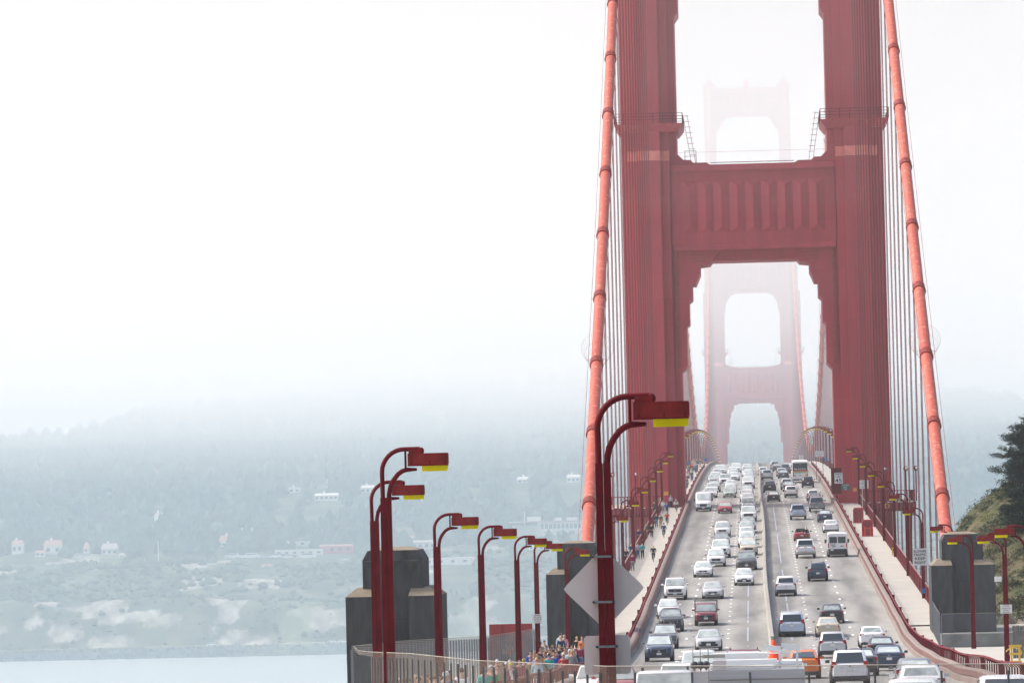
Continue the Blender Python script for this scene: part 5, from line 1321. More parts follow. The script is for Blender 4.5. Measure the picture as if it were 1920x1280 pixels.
def make_conv():
    root = empty('convertible'); L, W, hw = 4.2, 1.78, .89
    st = [(0, hw * .78, .26, .58), (.08, hw * .88, .2, .66), (.35, hw * .95, .18, .74), (1.3, hw, .16, .88), (1.5, hw, .16, .9), (3.1, hw, .16, .92), (L - .35, hw * .95, .2, .92), (L - .06, hw * .88, .24, .86), (L, hw * .82, .3, .78)]
    mb = MB(); mb.loft([sec(*s) for s in st]); mb.build('body', 'paint', root, smooth=38)
    mb = MB(); mb.box(-hw * .78, hw * .78, 1.6, 3.05, .925, .955); mb.build('cockpit', 'darkplastic', root)
    mb = MB(); a = [(-hw * .80, 1.35, .90), (hw * .80, 1.35, .90), (hw * .66, 1.85, 1.27), (-hw * .66, 1.85, 1.27)]; mb.add(a, [(0, 1, 2, 3)]); mb.build('windscreen', 'windshield', root, fix=False)
    mb = MB(); mb.tube([a[0], a[3], a[2], a[1]], .035, 6); mb.build('screen_frame', 'darkplastic', root)
    for s in (-1, 1):
        mb = MB(); mb.box(s * .38 - .2, s * .38 + .2, 2.55, 2.72, .956, 1.12); mb.box(s * .38 - .1, s * .38 + .1, 2.58, 2.68, 1.121, 1.24); mb.build('seat', 'darkplastic', root)
        xa, xb = sorted((s * hw * .6, s * hw * .9)); mb = MB(); mb.box(xa, xb, L - .2, L - .02, .68, .82); mb.build('tail_light', 'tail', root)
        xa, xb = sorted((s * hw * .5, s * hw * .82)); mb = MB(); mb.box(xa, xb, -.0, .25, .50, .62); mb.build('headlight', 'head', root)
        mb = MB(); xa, xb = sorted((s * (hw + .02), s * (hw + .2))); mb.box(xa, xb, 1.5, 1.6, .92, 1.05); mb.build('mirror', 'darkplastic', root)
        for y in (.8, L - .85):
            mb = MB(); mb.cyl((min(s * (hw - .22), s * (hw + .01)), y, .32), .32, 'x', .23, 18); mb.build('wheel', 'black', root)
    mb = MB(); mb.box(-hw * .6, hw * .6, -.01, .1, .34, .46); mb.build('intake', 'darkplastic', root)
    mb = MB(); mb.box(-hw * .85, hw * .85, L - .2, L + .01, .24, .42); mb.build('rear_valance', 'darkplastic', root)
    mb = MB(); mb.box(-.155, .155, L - .05, L + .02, .55, .68); mb.build('licence_plate', 'white', root)
    freeze(root); return root
WHT, SIL, GRY, DGR, BLK, NAV = (.93, .93, .93), (.60, .61, .62), (.22, .23, .25), (.07, .075, .085), (.022, .024, .03), (.03, .055, .11)
BEI, RED, DRD, GRN, ORG, LBL = (.62, .55, .42), (.42, .02, .03), (.20, .012, .02), (.50, .60, .52), (.80, .20, .03), (.52, .60, .72)
CN = {WHT: 'white', SIL: 'silver', GRY: 'grey', DGR: 'dark grey', BLK: 'black', NAV: 'navy blue', BEI: 'beige', RED: 'bright red', DRD: 'dark red', GRN: 'pale green', ORG: 'orange', LBL: 'pale blue-grey'}
KN = dict(sedan='sedan', sedan_b='sedan', old_sedan='older sedan', hatch='hatchback', prius='hatchback', suv='SUV', suv_rack='SUV with roof rails', big_suv='large SUV with roof rails', small_suv='compact SUV', minivan='minivan', pickup='pickup truck', old_pickup='old pickup truck with a lumber rack', van='high roofed van', bus='white tour coach', convertible='open convertible')
HH = dict(van=2.45, bus=3.45, convertible=1.25)
# (cx, y, 'b' = y of the wheels on the road | 't' = y of the roof, kind, colour, facing 0 = toward us, extra label)
CARS = [
 # oncoming, lane A (left)
 (1236, 1240, 'b', 'suv', NAV, 0, ''), (1247, 1216, 'b', 'suv_rack', DGR, 0, ''), (1258, 1184, 'b', 'suv', BLK, 0, ''), (1253, 1160, 'b', 'hatch', WHT, 0, ''), (1266, 1124.5, 'b', 'big_suv', WHT, 0, ''),
 (1319, 958.5, 'b', 'van', WHT, 0, ''), (1333, 933, 'b', 'sedan', WHT, 0, ''), (1330, 912.7, 't', 'hatch', WHT, 0, ''), (1334.5, 904.4, 't', 'sedan', WHT, 0, ''), (1338.5, 900.5, 't', 'suv', GRY, 0, ''), (1338, 888.7, 't', 'sedan_b', SIL, 0, ''),
 (1341.5, 884.2, 't', 'suv', WHT, 0, ''), (1344, 878.8, 't', 'hatch', WHT, 0, ''), (1351, 870.5, 't', 'minivan', WHT, 0, ''),
 # lane B
 (1309, 1218.5, 't', 'minivan', WHT, 0, ''), (1328.6, 1220, 'b', 'sedan_b', SIL, 0, ''), (1324, 1173, 'b', 'old_pickup', DRD, 0, ''), (1336.5, 1123, 'b', 'sedan', SIL, 0, ''), (1318.5, 1082, 'b', 'sedan', WHT, 0, ''), (1343, 1062, 'b', 'suv_rack', WHT, 0, ''),
 (1351.5, 1045.5, 'b', 'big_suv', WHT, 0, ''), (1352, 999.3, 't', 'sedan', GRY, 0, ''), (1354, 977, 't', 'suv_rack', WHT, 0, ''), (1359.5, 962, 'b', 'sedan', RED, 0, ''), (1368, 933, 'b', 'sedan', GRN, 0, ''), (1369.6, 905.5, 't', 'hatch', WHT, 0, ''), (1370, 899, 't', 'sedan', WHT, 0, ''),
 (1360, 910.5, 'b', 'pickup', WHT, 0, ''), (1376, 884, 't', 'sedan', WHT, 0, ''), (1375, 879.5, 't', 'suv', WHT, 0, ''), (1373, 875, 't', 'hatch', WHT, 0, ''), (1380, 867.6, 't', 'minivan', WHT, 0, ''),
 # lane C
 (1394, 1216.7, 't', 'big_suv', DRD, 0, ''), (1395.5, 1097.5, 'b', 'prius', WHT, 0, ''), (1400, 1068.5, 'b', 'minivan', DGR, 0, ''), (1404, 1041, 'b', 'suv_rack', BEI, 0, ''), (1400, 995.6, 't', 'suv', WHT, 0, ''), (1399.5, 987.3, 't', 'sedan', WHT, 0, ''), (1399, 976.5, 't', 'sedan', SIL, 0, ''), (1402, 969.5, 't', 'suv', GRY, 0, ''),
 (1403, 948.3, 't', 'pickup', WHT, 0, ''), (1404, 941.5, 't', 'convertible', NAV, 0, ''), (1402, 932, 't', 'minivan', SIL, 0, ''), (1401, 924.2, 't', 'sedan', WHT, 0, ''), (1400, 917.3, 't', 'suv', WHT, 0, ''), (1400, 908.8, 't', 'suv', DGR, 0, ''), (1402.5, 892.5, 't', 'big_suv', WHT, 0, ''), (1404, 885.7, 't', 'sedan', SIL, 0, ''),
 (1403, 879, 't', 'hatch', WHT, 0, ''), (1401, 874, 't', 'minivan', WHT, 0, ''), (1402, 869, 't', 'suv', WHT, 0, ''),
 # near queue at the bottom left
 (1274, 1243.5, 't', 'suv', WHT, 0, ''), (1243, 1256, 't', 'big_suv', WHT, 0, ''), (1112, 1246, 't', 'hatch', WHT, 0, ''), (1156, 1250, 't', 'sedan', RED, 0, ''),
 # leaving, lane D
 (1508, 1272, 'b', 'prius', ORG, 1, ''), (1485.5, 1193.5, 'b', 'minivan', LBL, 1, ''), (1474, 1117.5, 'b', 'small_suv', WHT, 1, ''), (1451, 940.7, 'b', 'sedan', BLK, 1, ''), (1443.5, 923, 'b', 'suv', BLK, 1, ''), (1438.5, 899.4, 'b', 'suv', SIL, 1, ''), (1430.5, 875, 't', 'hatch', WHT, 1, ''),
 # lane E
 (1594.6, 1286, 'b', 'suv_rack', WHT, 1, ''), (1616, 1266.6, 'b', 'sedan_b', DGR, 1, ''), (1562, 1233.5, 'b', 'suv', SIL, 1, ''), (1553, 1194.4, 'b', 'old_sedan', BEI, 1, ''), (1560.7, 1169, 'b', 'sedan_b', BLK, 1, ''), (1534, 1089.5, 'b', 'suv_rack', NAV, 1, ''), (1511, 1046.5, 'b', 'pickup', WHT, 1, ''), (1504, 1014, 'b', 'convertible', RED, 1, ''),
 (1497, 974.5, 'b', 'pickup', LBL, 1, ''), (1483.5, 933, 'b', 'small_suv', WHT, 1, ''), (1479.5, 921, 'b', 'sedan', GRY, 1, ''), (1475, 896, 't', 'suv', SIL, 1, ''), (1469, 897, 'b', 'sedan', DGR, 1, ''), (1465.5, 893.5, 'b', 'hatch', SIL, 1, ''), (1458, 883.5, 'b', 'sedan', DGR, 1, ''), (1453.5, 882, 'b', 'suv', SIL, 1, ''), (1472, 869, 't', 'suv', GRY, 1, ''), (1480.5, 868.5, 't', 'sedan', WHT, 1, ''),
 # lane F
 (1885, 1264, 't', 'hatch', WHT, 1, ''), (1713, 1271, 't', 'sedan', WHT, 1, ''), (1727, 1244.7, 't', 'sedan_b', WHT, 1, ''), (1716, 1232, 't', 'sedan', GRY, 1, ''), (1668, 1257.5, 'b', 'sedan_b', NAV, 1, ''), (1654, 1237, 'b', 'sedan_b', BLK, 1, ''), (1636, 1214, 'b', 'sedan_b', WHT, 1, ''), (1571, 1044, 'b', 'van', WHT, 1, ''), (1558, 998.5, 'b', 'sedan', WHT, 1, ''), (1547, 978.5, 'b', 'sedan', NAV, 1, ''),
 (1532, 959.5, 'b', 'pickup', GRY, 1, ''), (1529, 944.7, 'b', 'sedan', DRD, 1, ''), (1525, 938.4, 'b', 'hatch', WHT, 1, ''), (1515, 913.8, 'b', 'small_suv', BLK, 1, ''), (1501, 905, 'b', 'bus', WHT, 1, ''),
]
PLACED = []
for cx, py, m_, kind, colr, face, ex in CARS:
    H = HH.get(kind) or K[kind]['H']
    p = on_road(cx, py, 0.0 if m_ == 'b' else H)
    o = proto(kind); L = 12.2 if kind == 'bus' else 5.6 if kind == 'van' else 4.2 if kind == 'convertible' else K[kind]['L']
    # roof measured near the roof front for oncoming cars
    y = p.y if m_ == 'b' else p.y - (1.9 if not face else L - 1.9 if L < 6 else 0)
    y = max(y, 60)
    sl = (zr(y + 4) - zr(y)) / 4
    X = p.x * (y + (0 if m_ == 'b' else 0)) / p.y
    if face:   # the tail (y = L) is toward the camera
        o.rotation_euler = (-math.atan(sl), 0, PI); o.location = (X, y + L, zr(y) + sl * L + .01)
    else:
        o.rotation_euler = (math.atan(sl), 0, 0); o.location = (X, y, zr(y) + .01)
    for c in o.children: c.color = (*colr, 1)
    PLACED.append((o, X, y, kind, colr, face, ex))
# labels: what it is, where in its queue
LN = [(-99, -6.1, 'kerbside lane of oncoming traffic'), (-6.1, -3.0, 'middle lane of oncoming traffic'), (-3.0, 0, 'oncoming lane beside the median'), (0, 3.05, 'departing lane beside the median'), (3.05, 6.1, 'middle departing lane'), (6.1, 99, 'right departing lane')]
PLACED.sort(key=lambda q: q[2]); cnt = {}
for o, X, y, kind, colr, face, ex in PLACED:
    li = next(i for i, q in enumerate(LN) if q[0] <= X < q[1]); cnt[li] = cnt.get(li, 0) + 1
    o['label'] = '%s %s, %s nearest in the %s' % (CN[colr], KN[kind], ORD[cnt[li] - 1], LN[li][2])
    if kind == 'bus': o['label'] = 'white tour coach with a dark rear window and red, orange and green stripes'
    if kind == 'convertible' and face: o['label'] = 'bright red open convertible beside the motorcyclist'
    if colr == ORG: o['label'] = 'orange hatchback partly hidden behind the white work truck'
    if kind == 'old_pickup': o['label'] = 'old dark red pickup truck with a black lumber rack over the cab'
    if kind == 'van': o['label'] = 'white high roofed van driving toward the camera' if not face else 'white van seen from behind with green and red lettering'
    o['category'] = {'van': 'van', 'bus': 'bus', 'pickup': 'pickup truck', 'old_pickup': 'pickup truck', 'minivan': 'minivan'}.get(kind, 'car')
    o['group'] = 'vehicles queueing toward the camera' if not face else 'vehicles driving away over the bridge'
# lettering of the departing van
for o, X, y, kind, colr, face, ex in PLACED:
    if kind == 'van' and face:
        mb = MB(); L = 5.6
        for a, b_, z in ((-.72, -.18, 1.28), (-.66, -.30, 1.19), (-.60, -.14, 1.11), (-.52, -.32, 1.03)): mb.box(-b_ , -a, L + .004, L + .014, z - .025, z + .025)
        mb.build('green_lettering', 'buswgreen', o)
        mb = MB(); mb.prism([(-.12, 1.02), (-.5, 1.06), (-.7, 1.14), (-.5, 1.13), (-.25, 1.2), (-.4, 1.12)], 'y', L + .004, L + .012); mb.build('red_lettering', 'tail', o)
    if colr in (DRD,) and kind == 'big_suv':
        pass

# ---------------------------------------------------------------- white work truck and its cone in the foreground
y0 = 136.0
def wt(px, py, d): return at(px, py, d)
g = zr(y0) - .1
a = wt(1296, 1256, y0); b_ = wt(1509, 1254, y0); zt = a.z
root = empty('work_truck', ((a.x + b_.x) / 2, y0, g), 0, 'white utility truck with a blue-grey ribbed body behind the fence at the bottom', 'truck')
W = (b_.x - a.x) / 2; Ht = zt - g - .02
mb = MB(); mb.box(-W * .69, W, 0, 5.0, .55, Ht); bo = mb.build('box_body', 'paint', root); bo.color = (.50, .53, .58, 1)
mb = MB()
for k in range(7): mb.box(-W * .68, W * .99, -.03, -.002, .7 + k * .2, .73 + k * .2)
mb.build('rib', 'steelgrey', bo)
mb = MB(); mb.box(-W, -W * .70, .1, 5.0, .55, Ht - .02); o = mb.build('side_locker', 'paint', root); o.color = (.62, .60, .64, 1)
mb = MB(); mb.box(-W * .98, -W * .70, .06, .098, Ht - .34, Ht - .30); mb.build('white_line', 'white', o)
mb = MB()
for k, (x0, x1, yy, zz) in enumerate(((-W * .66, W * .45, .6, .08), (-W * .40, W * .52, 1.5, .20), (-W * .62, W * .35, 2.4, .34))): mb.box(x0, x1, yy, yy + .55, Ht + .001 + k * .001, Ht + zz)
mb.box(W * .1, W * .97, 3.2, 4.8, Ht + .004, Ht + .10)
mb.build('roof_rack', 'white', root)
mb = MB(); mb.box(-W * .62, -W * .38, .15, .5, Ht + .003, Ht + .24); o = mb.build('control_box', 'signgrey', root)
mb = MB()
for x in (-W * .97, -W * .84, -W * .70):
    mb.tube([(x, .9, Ht - .02), (x, .9, Ht + .50)], .014, 5)
mb.box(-W * .98, -W * .69, .8, .86, Ht + .30, Ht + .34); mb.box(-W * .80, -W * .40, .87, .93, Ht + .28, Ht + .36); mb.build('locker_rack', 'lightconc', root)
for x in (-W * .95, -W * .84, -W * .74):
    mb = MB(); mb.cyl((x, .75, Ht + .12), .10, 'y', -.12, 12, .06); mb.tube([(x, .9, Ht), (x + .03, .78, Ht + .1)], .02, 5); mb.build('work_light', 'darkplastic', root)
mb = MB()
for x0, x1, dz in ((W * .30, W * .62, .0), (W * .60, W * .93, .02)): mb.loft([[(x0, 1.6, Ht + .42 + dz), (x1, 1.6, Ht + .36 + dz), (x1, 1.66, Ht + .36 + dz), (x0, 1.66, Ht + .42 + dz)], [(x0, 1.6, Ht + .56 + dz), (x1, 1.6, Ht + .50 + dz), (x1, 1.66, Ht + .50 + dz), (x0, 1.66, Ht + .56 + dz)]])
mb.box(W * .55, W * .59, 1.67, 1.72, Ht, Ht + .5); mb.box(W * .86, W * .90, 1.67, 1.72, Ht, Ht + .5); mb.box(W * .2, W * .95, 1.73, 1.77, Ht + .33, Ht + .36)
mb.build('folding_arm', 'white', root)
for s in (-1, 1):
    for yy in (.9, 4.1):
        mb = MB(); mb.cyl((min(s * (W - .3), s * (W - .02)), yy, .45), .45, 'x', .28, 18); mb.build('wheel', 'black', root)
mb = MB(); mb.box(-W * .9, W * .9, .1, 6.6, .35, .549); mb.build('chassis', 'darkplastic', root)
mb = MB(); mb.loft([[(-W * .9, 5.2, .55), (W * .9, 5.2, .55), (W * .9, 6.9, .55), (-W * .9, 6.9, .55)], [(-W * .9, 5.2, 1.3), (W * .9, 5.2, 1.3), (W * .9, 6.9, 1.2), (-W * .9, 6.9, 1.2)], [(-W * .8, 5.2, Ht - .1), (W * .8, 5.2, Ht - .1), (W * .8, 6.2, Ht - .1), (-W * .8, 6.2, Ht - .1)]]); mb.build('cab', 'white', root)
q = at(1452, 1246, y0 + 3.9)
root = empty('traffic_cone', (q.x, y0 + 3.9, g + Ht + .10), 0, 'orange traffic cone standing on top of the white work truck', 'traffic cone')
mb = MB(); mb.cyl((0, 0, .03), .155, 'z', .47, 16, .045); mb.build('cone', 'cone', root, smooth=50); mb = MB(); mb.box(-.18, .18, -.18, .18, 0, .03); mb.build('base', 'cone', root)

# ---------------------------------------------------------------- motorcycle
def motorbike(loc):
    root = empty('motorcycle', loc, PI, 'motorcycle riding beside the red convertible, seen from behind', 'motorcycle')
    for y in (-.72, .72): mb = MB(); mb.cyl((-.07, y, .32), .32, 'x', .14, 18); mb.build('wheel', 'black', root)
    mb = MB(); mb.ell((0, -.15, .78), .17, .32, .15); mb.box(-.12, .12, -.3, .35, .38, .68); mb.loft([[(-.11, .05, .74), (.11, .05, .74), (.09, .75, .80), (-.09, .75, .80)], [(-.10, .05, .84), (.10, .05, .84), (.08, .78, .9), (-.08, .78, .9)]]); mb.build('frame', 'darkplastic', root, smooth=45)
    mb = MB(); mb.tube([(-.36, -.42, 1.02), (-.12, -.5, 1.0), (.12, -.5, 1.0), (.36, -.42, 1.02)], .02, 6); mb.tube([(0, -.5, 1.0), (0, -.72, .35)], .035, 6); mb.build('handlebar', 'steelgrey', root)
    mb = MB(); mb.box(-.09, .09, .78, .83, .68, .78); mb.build('tail_light', 'amber', root)
    return root
# ================================================================ PEOPLE
def skin_mesh(name, chains, sub=1):
    """grow one continuous surface over connected joints; chains: list of [(pos, radius), ...]; shared joints are welded"""
    vs, rs, es, idx = [], [], [], {}
    for ch in chains:
        prev = None
        for p, r in ch:
            k = tuple(round(c, 4) for c in p)
            if k not in idx: idx[k] = len(vs); vs.append(p); rs.append(r)
            if prev is not None and prev != idx[k]: es.append((prev, idx[k]))
            prev = idx[k]
    me = bpy.data.meshes.new(name); me.from_pydata(vs, es, [])
    o = bpy.data.objects.new(name, me); COL.objects.link(o)
    m = o.modifiers.new('skin', 'SKIN'); m.use_smooth_shade = True
    if not me.skin_vertices: me.attributes  # layer is made by the modifier
    for i, sv in enumerate(me.skin_vertices[0].data):
        r = rs[i]; sv.radius = r if isinstance(r, tuple) else (r, r); sv.use_root = (i == 0)
    s = o.modifiers.new('sub', 'SUBSURF'); s.levels = sub; s.render_levels = sub
    dg = bpy.context.evaluated_depsgraph_get(); dg.update()
    out_ = bpy.data.meshes.new_from_object(o.evaluated_get(dg)); out_.name = name
    COL.objects.unlink(o); bpy.data.objects.remove(o)
    out_.shade_smooth()
    return out_
def link(me, name, material, parent):
    me.materials.clear(); me.materials.append(MAT[material]); o = bpy.data.objects.new(name, me); COL.objects.link(o); o.parent = parent; return o
def add_to(me, mb):
    bm = bmesh.new(); bm.from_mesh(me); t_ = bpy.data.meshes.new('t'); t_.from_pydata(mb.v, [], mb.f); bm.from_mesh(t_); bpy.data.meshes.remove(t_)
    bmesh.ops.recalc_face_normals(bm, faces=bm.faces); bm.to_mesh(me); bm.free(); me.shade_smooth()
def hand(mb, w, d, s):
    """palm with five unequal, slightly curled fingers; w wrist, d direction"""
    w = Vector(w); d = Vector(d).normalized(); side = Vector((0, 1, 0)) if abs(d.y) < .8 else Vector((1, 0, 0)); side = (side - d * side.dot(d)).normalized(); nrm = d.cross(side) * s
    mb.tube([w - d * .01, w + d * .045, w + d * .085], [.024, .036, .034], 8)
    for k, (o_, l) in enumerate(((-.027, .068), (-.009, .078), (.009, .072), (.026, .056))):
        b0 = w + d * .078 + side * o_; b1 = b0 + d * l * .5; b2 = b1 + (d * .8 - nrm * .5).normalized() * l * .5
        mb.tube([b0, b1, b2], [.0095, .0088, .007], 6)
    t0 = w + d * .03 - side * .030; mb.tube([t0, t0 + (d * .6 - side * .8).normalized() * .035, t0 + (d * .95 - side * .5).normalized() * .062], [.012, .0105, .008], 6)
def person_proto(pose):
    root = empty('person')
    Z = dict(hip=.92, kn=.50, an=.085, wa=1.06, ch=1.27, sh=1.42, nk=1.50, hd=1.585)
    lean = 0.0; J = {}
    if pose == 'stand': legs = {-1: ((0, 0), (.01, 0)), 1: ((0, -.02), (-.03, .0))}; arms = {-1: ((-.235, .02, 1.13), (-.245, -.05, .89)), 1: ((.235, .02, 1.13), (.25, -.06, .89))}
    if pose == 'walk': legs = {-1: ((-.10, 0), (-.24, 0)), 1: ((.02, .0), (.22, .06))}; arms = {-1: ((-.235, .10, 1.14), (-.24, .14, .90)), 1: ((.235, -.06, 1.14), (.23, -.22, .94))}
    if pose == 'walk2': legs = {1: ((-.12, 0), (-.20, 0)), -1: ((.0, .0), (.24, .10))}; arms = {1: ((.24, .10, 1.14), (.25, .10, .90)), -1: ((-.24, -.05, 1.13), (-.20, -.25, 1.02))}
    if pose == 'phone': legs = {-1: ((0, 0), (.02, 0)), 1: ((-.02, -.02), (-.05, .0))}; arms = {-1: ((-.24, -.02, 1.13), (-.10, -.26, 1.24)), 1: ((.24, .02, 1.13), (.25, -.04, .90))}
    if pose == 'ride': legs = {-1: ((-.30, -.02), (-.08, .05)), 1: ((-.22, -.18), (-.02, -.25))}; arms = {-1: ((-.26, -.34, 1.14), (-.24, -.52, .98)), 1: ((.26, -.34, 1.14), (.24, -.52, .98))}; lean = .32
    def T(x, y, z):   # lean the trunk forward about the hip
        if z > Z['hip'] and lean: dz = z - Z['hip']; return (x, y - dz * math.sin(lean * 1.6), Z['hip'] + dz * math.cos(lean))
        return (x, y, z)
    sp = [(T(0, 0, Z['hip']), (.145, .105)), (T(0, 0, Z['wa']), (.125, .095)), (T(0, .005, Z['ch']), (.155, .105)), (T(0, .01, Z['sh'] - .01), (.095, .085)), (T(0, 0, Z['nk']), (.052, .055)), (T(0, -.015, Z['hd'] - .015), (.070, .078)), (T(0, -.018, Z['hd'] + .075), (.068, .082))]
    body = [sp]; sleeves = []; pants = []; hands = MB(); shoes = MB()
    for s in (-1, 1):
        (ky, kz), (ay, az) = legs[s]
        hip = (s * .085, 0, Z['hip'] - .06); kn = (s * .095, ky, Z['kn'] + (.10 if pose == 'ride' and s < 0 else 0)); an = (s * .10, ay, Z['an'] + max(0, az))
        if pose == 'ride': kn = (s * .12, ky, .66 + (.14 if s < 0 else 0)); an = (s * .10, ay, .30 + (.18 if s < 0 else 0))
        body.append([sp[0], (hip, (.088, .09)), (kn, (.058, .062)), (an, (.038, .042))])
        pants.append([((0, 0, Z['hip'] + .0), (.155, .118)), (hip, (.10, .104)), (kn, (.072, .078)), ((an[0], an[1], an[2] + .03), (.058, .066))])
        el, wr = arms[s]; sh = T(s * .175, .01, Z['sh'] - .045)
        if lean: el, wr = el, wr
        body.append([sp[3], (sh, (.056, .060)), (el, (.040, .043)), (wr, (.026, .030))])
        sleeves.append([(T(0, .01, Z['sh'] - .02), (.12, .10)), (T(s * .17, .01, Z['sh'] - .045), (.070, .074)), (el, (.054, .058)), (tuple(Vector(el).lerp(Vector(wr), .86)), (.042, .045))])
        hand(hands, wr, Vector(wr) - Vector(el), s)
        fy = an[1]; fz = an[2] - .085
        shoes.loft([[(an[0] - .045, fy + .08, fz), (an[0] + .045, fy + .08, fz), (an[0] + .05, fy - .17, fz), (an[0] - .05, fy - .17, fz)], [(an[0] - .045, fy + .07, fz + .09), (an[0] + .045, fy + .07, fz + .09), (an[0] + .035, fy - .14, fz + .05), (an[0] - .035, fy - .14, fz + .05)]])
    me = skin_mesh('body', body, 1)
    hd = MB(); c = T(0, -.02, Z['hd'] + .03); hd.ell(c, .074, .090, .108, 14, 10)
    hd.loft([[(c[0] - .016, c[1] - .083, c[2] - .025), (c[0] + .016, c[1] - .083, c[2] - .025), (c[0], c[1] - .078, c[2] + .03)], [(c[0] - .008, c[1] - .108, c[2] - .022), (c[0] + .008, c[1] - .108, c[2] - .022), (c[0], c[1] - .090, c[2] + .022)]])
    for s in (-1, 1): hd.ell((c[0] + s * .074, c[1] + .005, c[2] - .005), .010, .020, .028, 8, 6)
    add_to(me, hd); add_to(me, hands); link(me, 'body', 'skin', root)
    fa = MB()
    for s in (-1, 1): fa.ell((c[0] + s * .028, c[1] - .084, c[2] + .012), .011, .006, .006, 8, 6)
    fa.box(c[0] - .022, c[0] + .022, c[1] - .088, c[1] - .078, c[2] - .055, c[2] - .048); fa.build('eyes_and_mouth', 'text', root)
    tp = skin_mesh('top', [[(T(0, 0, Z['hip'] + .0), (.165, .125)), (T(0, 0, Z['wa']), (.145, .118)), (T(0, .005, Z['ch']), (.172, .128)), (T(0, .01, Z['sh'] - .02), (.12, .10))]] + sleeves, 1); link(tp, 'top', 'cloth', root)
    pt = skin_mesh('trousers', pants, 1); link(pt, 'trousers', 'cloth', root)
    hr = MB(); hr.ell((c[0], c[1] + .014, c[2] + .030), .083, .094, .096, 14, 8); h_ = hr.build('hair', 'hair', root, smooth=60)
    shoes.build('shoes', 'shoe', root)
    freeze(root); return root
PP = {}
def person(x, y, z, rz, pose, top, bot, hair, label, group, sc=1.0, hat=None):
    if pose not in PP: PP[pose] = [person_proto(pose), False]
    r, used = PP[pose]; o = copy_tree(r) if used else r; PP[pose][1] = True
    o.location = (x, y, z); o.rotation_euler = (0, 0, rz); o.scale = (sc, sc, sc)
    for c in o.children:
        n = c.name.split('.')[0]
        if n == 'top': c.color = (*top, 1)
        if n == 'trousers': c.color = (*bot, 1)
        if n == 'hair': c.color = (*(hat or hair), 1)
    return tag(o, label, 'person', group)
CL = dict(maroon=(.28, .03, .08), black=(.02, .02, .025), lilac=(.45, .42, .58), teal=(.05, .42, .40), navy=(.03, .05, .12), olive=(.13, .14, .08), grey=(.25, .26, .27), red=(.55, .03, .03), blue=(.05, .12, .45), white=(.75, .75, .75), green=(.04, .32, .12), denim=(.10, .16, .28), lightblue=(.40, .58, .66), khaki=(.35, .29, .18), pink=(.6, .3, .38), yellow=(.6, .65, .05), orange=(.75, .22, .06), brown=(.18, .09, .05), purple=(.2, .06, .2), tan=(.45, .33, .2))
HR = dict(dark=(.02, .015, .012), brown=(.09, .045, .02), blond=(.48, .33, .14), grey=(.42, .41, .40), ginger=(.40, .14, .04))
def sx(y): return zr(y) + .17
def bicycle(x, y, z, rz, label):
    root = empty('bicycle', (x, y, z), rz, label, 'bicycle', 'bicycles on the left sidewalk'); 
    for yy in (-.52, .52): mb = MB(); mb.tube([(0, yy + .33 * math.cos(a), .34 + .33 * math.sin(a)) for a in frange(0, 2 * PI, .3)], .02, 5); mb.build('wheel', 'black', root)
    mb = MB(); mb.tube([(0, .52, .34), (0, .1, .30), (0, -.42, .80)], .018, 5); mb.tube([(0, .1, .30), (0, .20, .85)], .018, 5); mb.tube([(0, .17, .74), (0, -.40, .76)], .018, 5); mb.tube([(0, -.42, .95), (0, -.40, .76), (0, -.52, .34)], .018, 5); mb.tube([(0, .52, .34), (0, .17, .74)], .014, 5); mb.build('frame', 'steelgrey', root)
    mb = MB(); mb.tube([(-.24, -.52, .96), (-.2, -.44, .97), (.2, -.44, .97), (.24, -.52, .96)], .015, 5); mb.build('handlebar', 'black', root)
    mb = MB(); mb.box(-.07, .07, .08, .32, .85, .90); mb.build('saddle', 'black', root)
    return root
def onwalk(px, py, dz=0.17, x0=None):
    return on_road(px, py, dz)
GW = 'people walking and cycling on the left sidewalk'
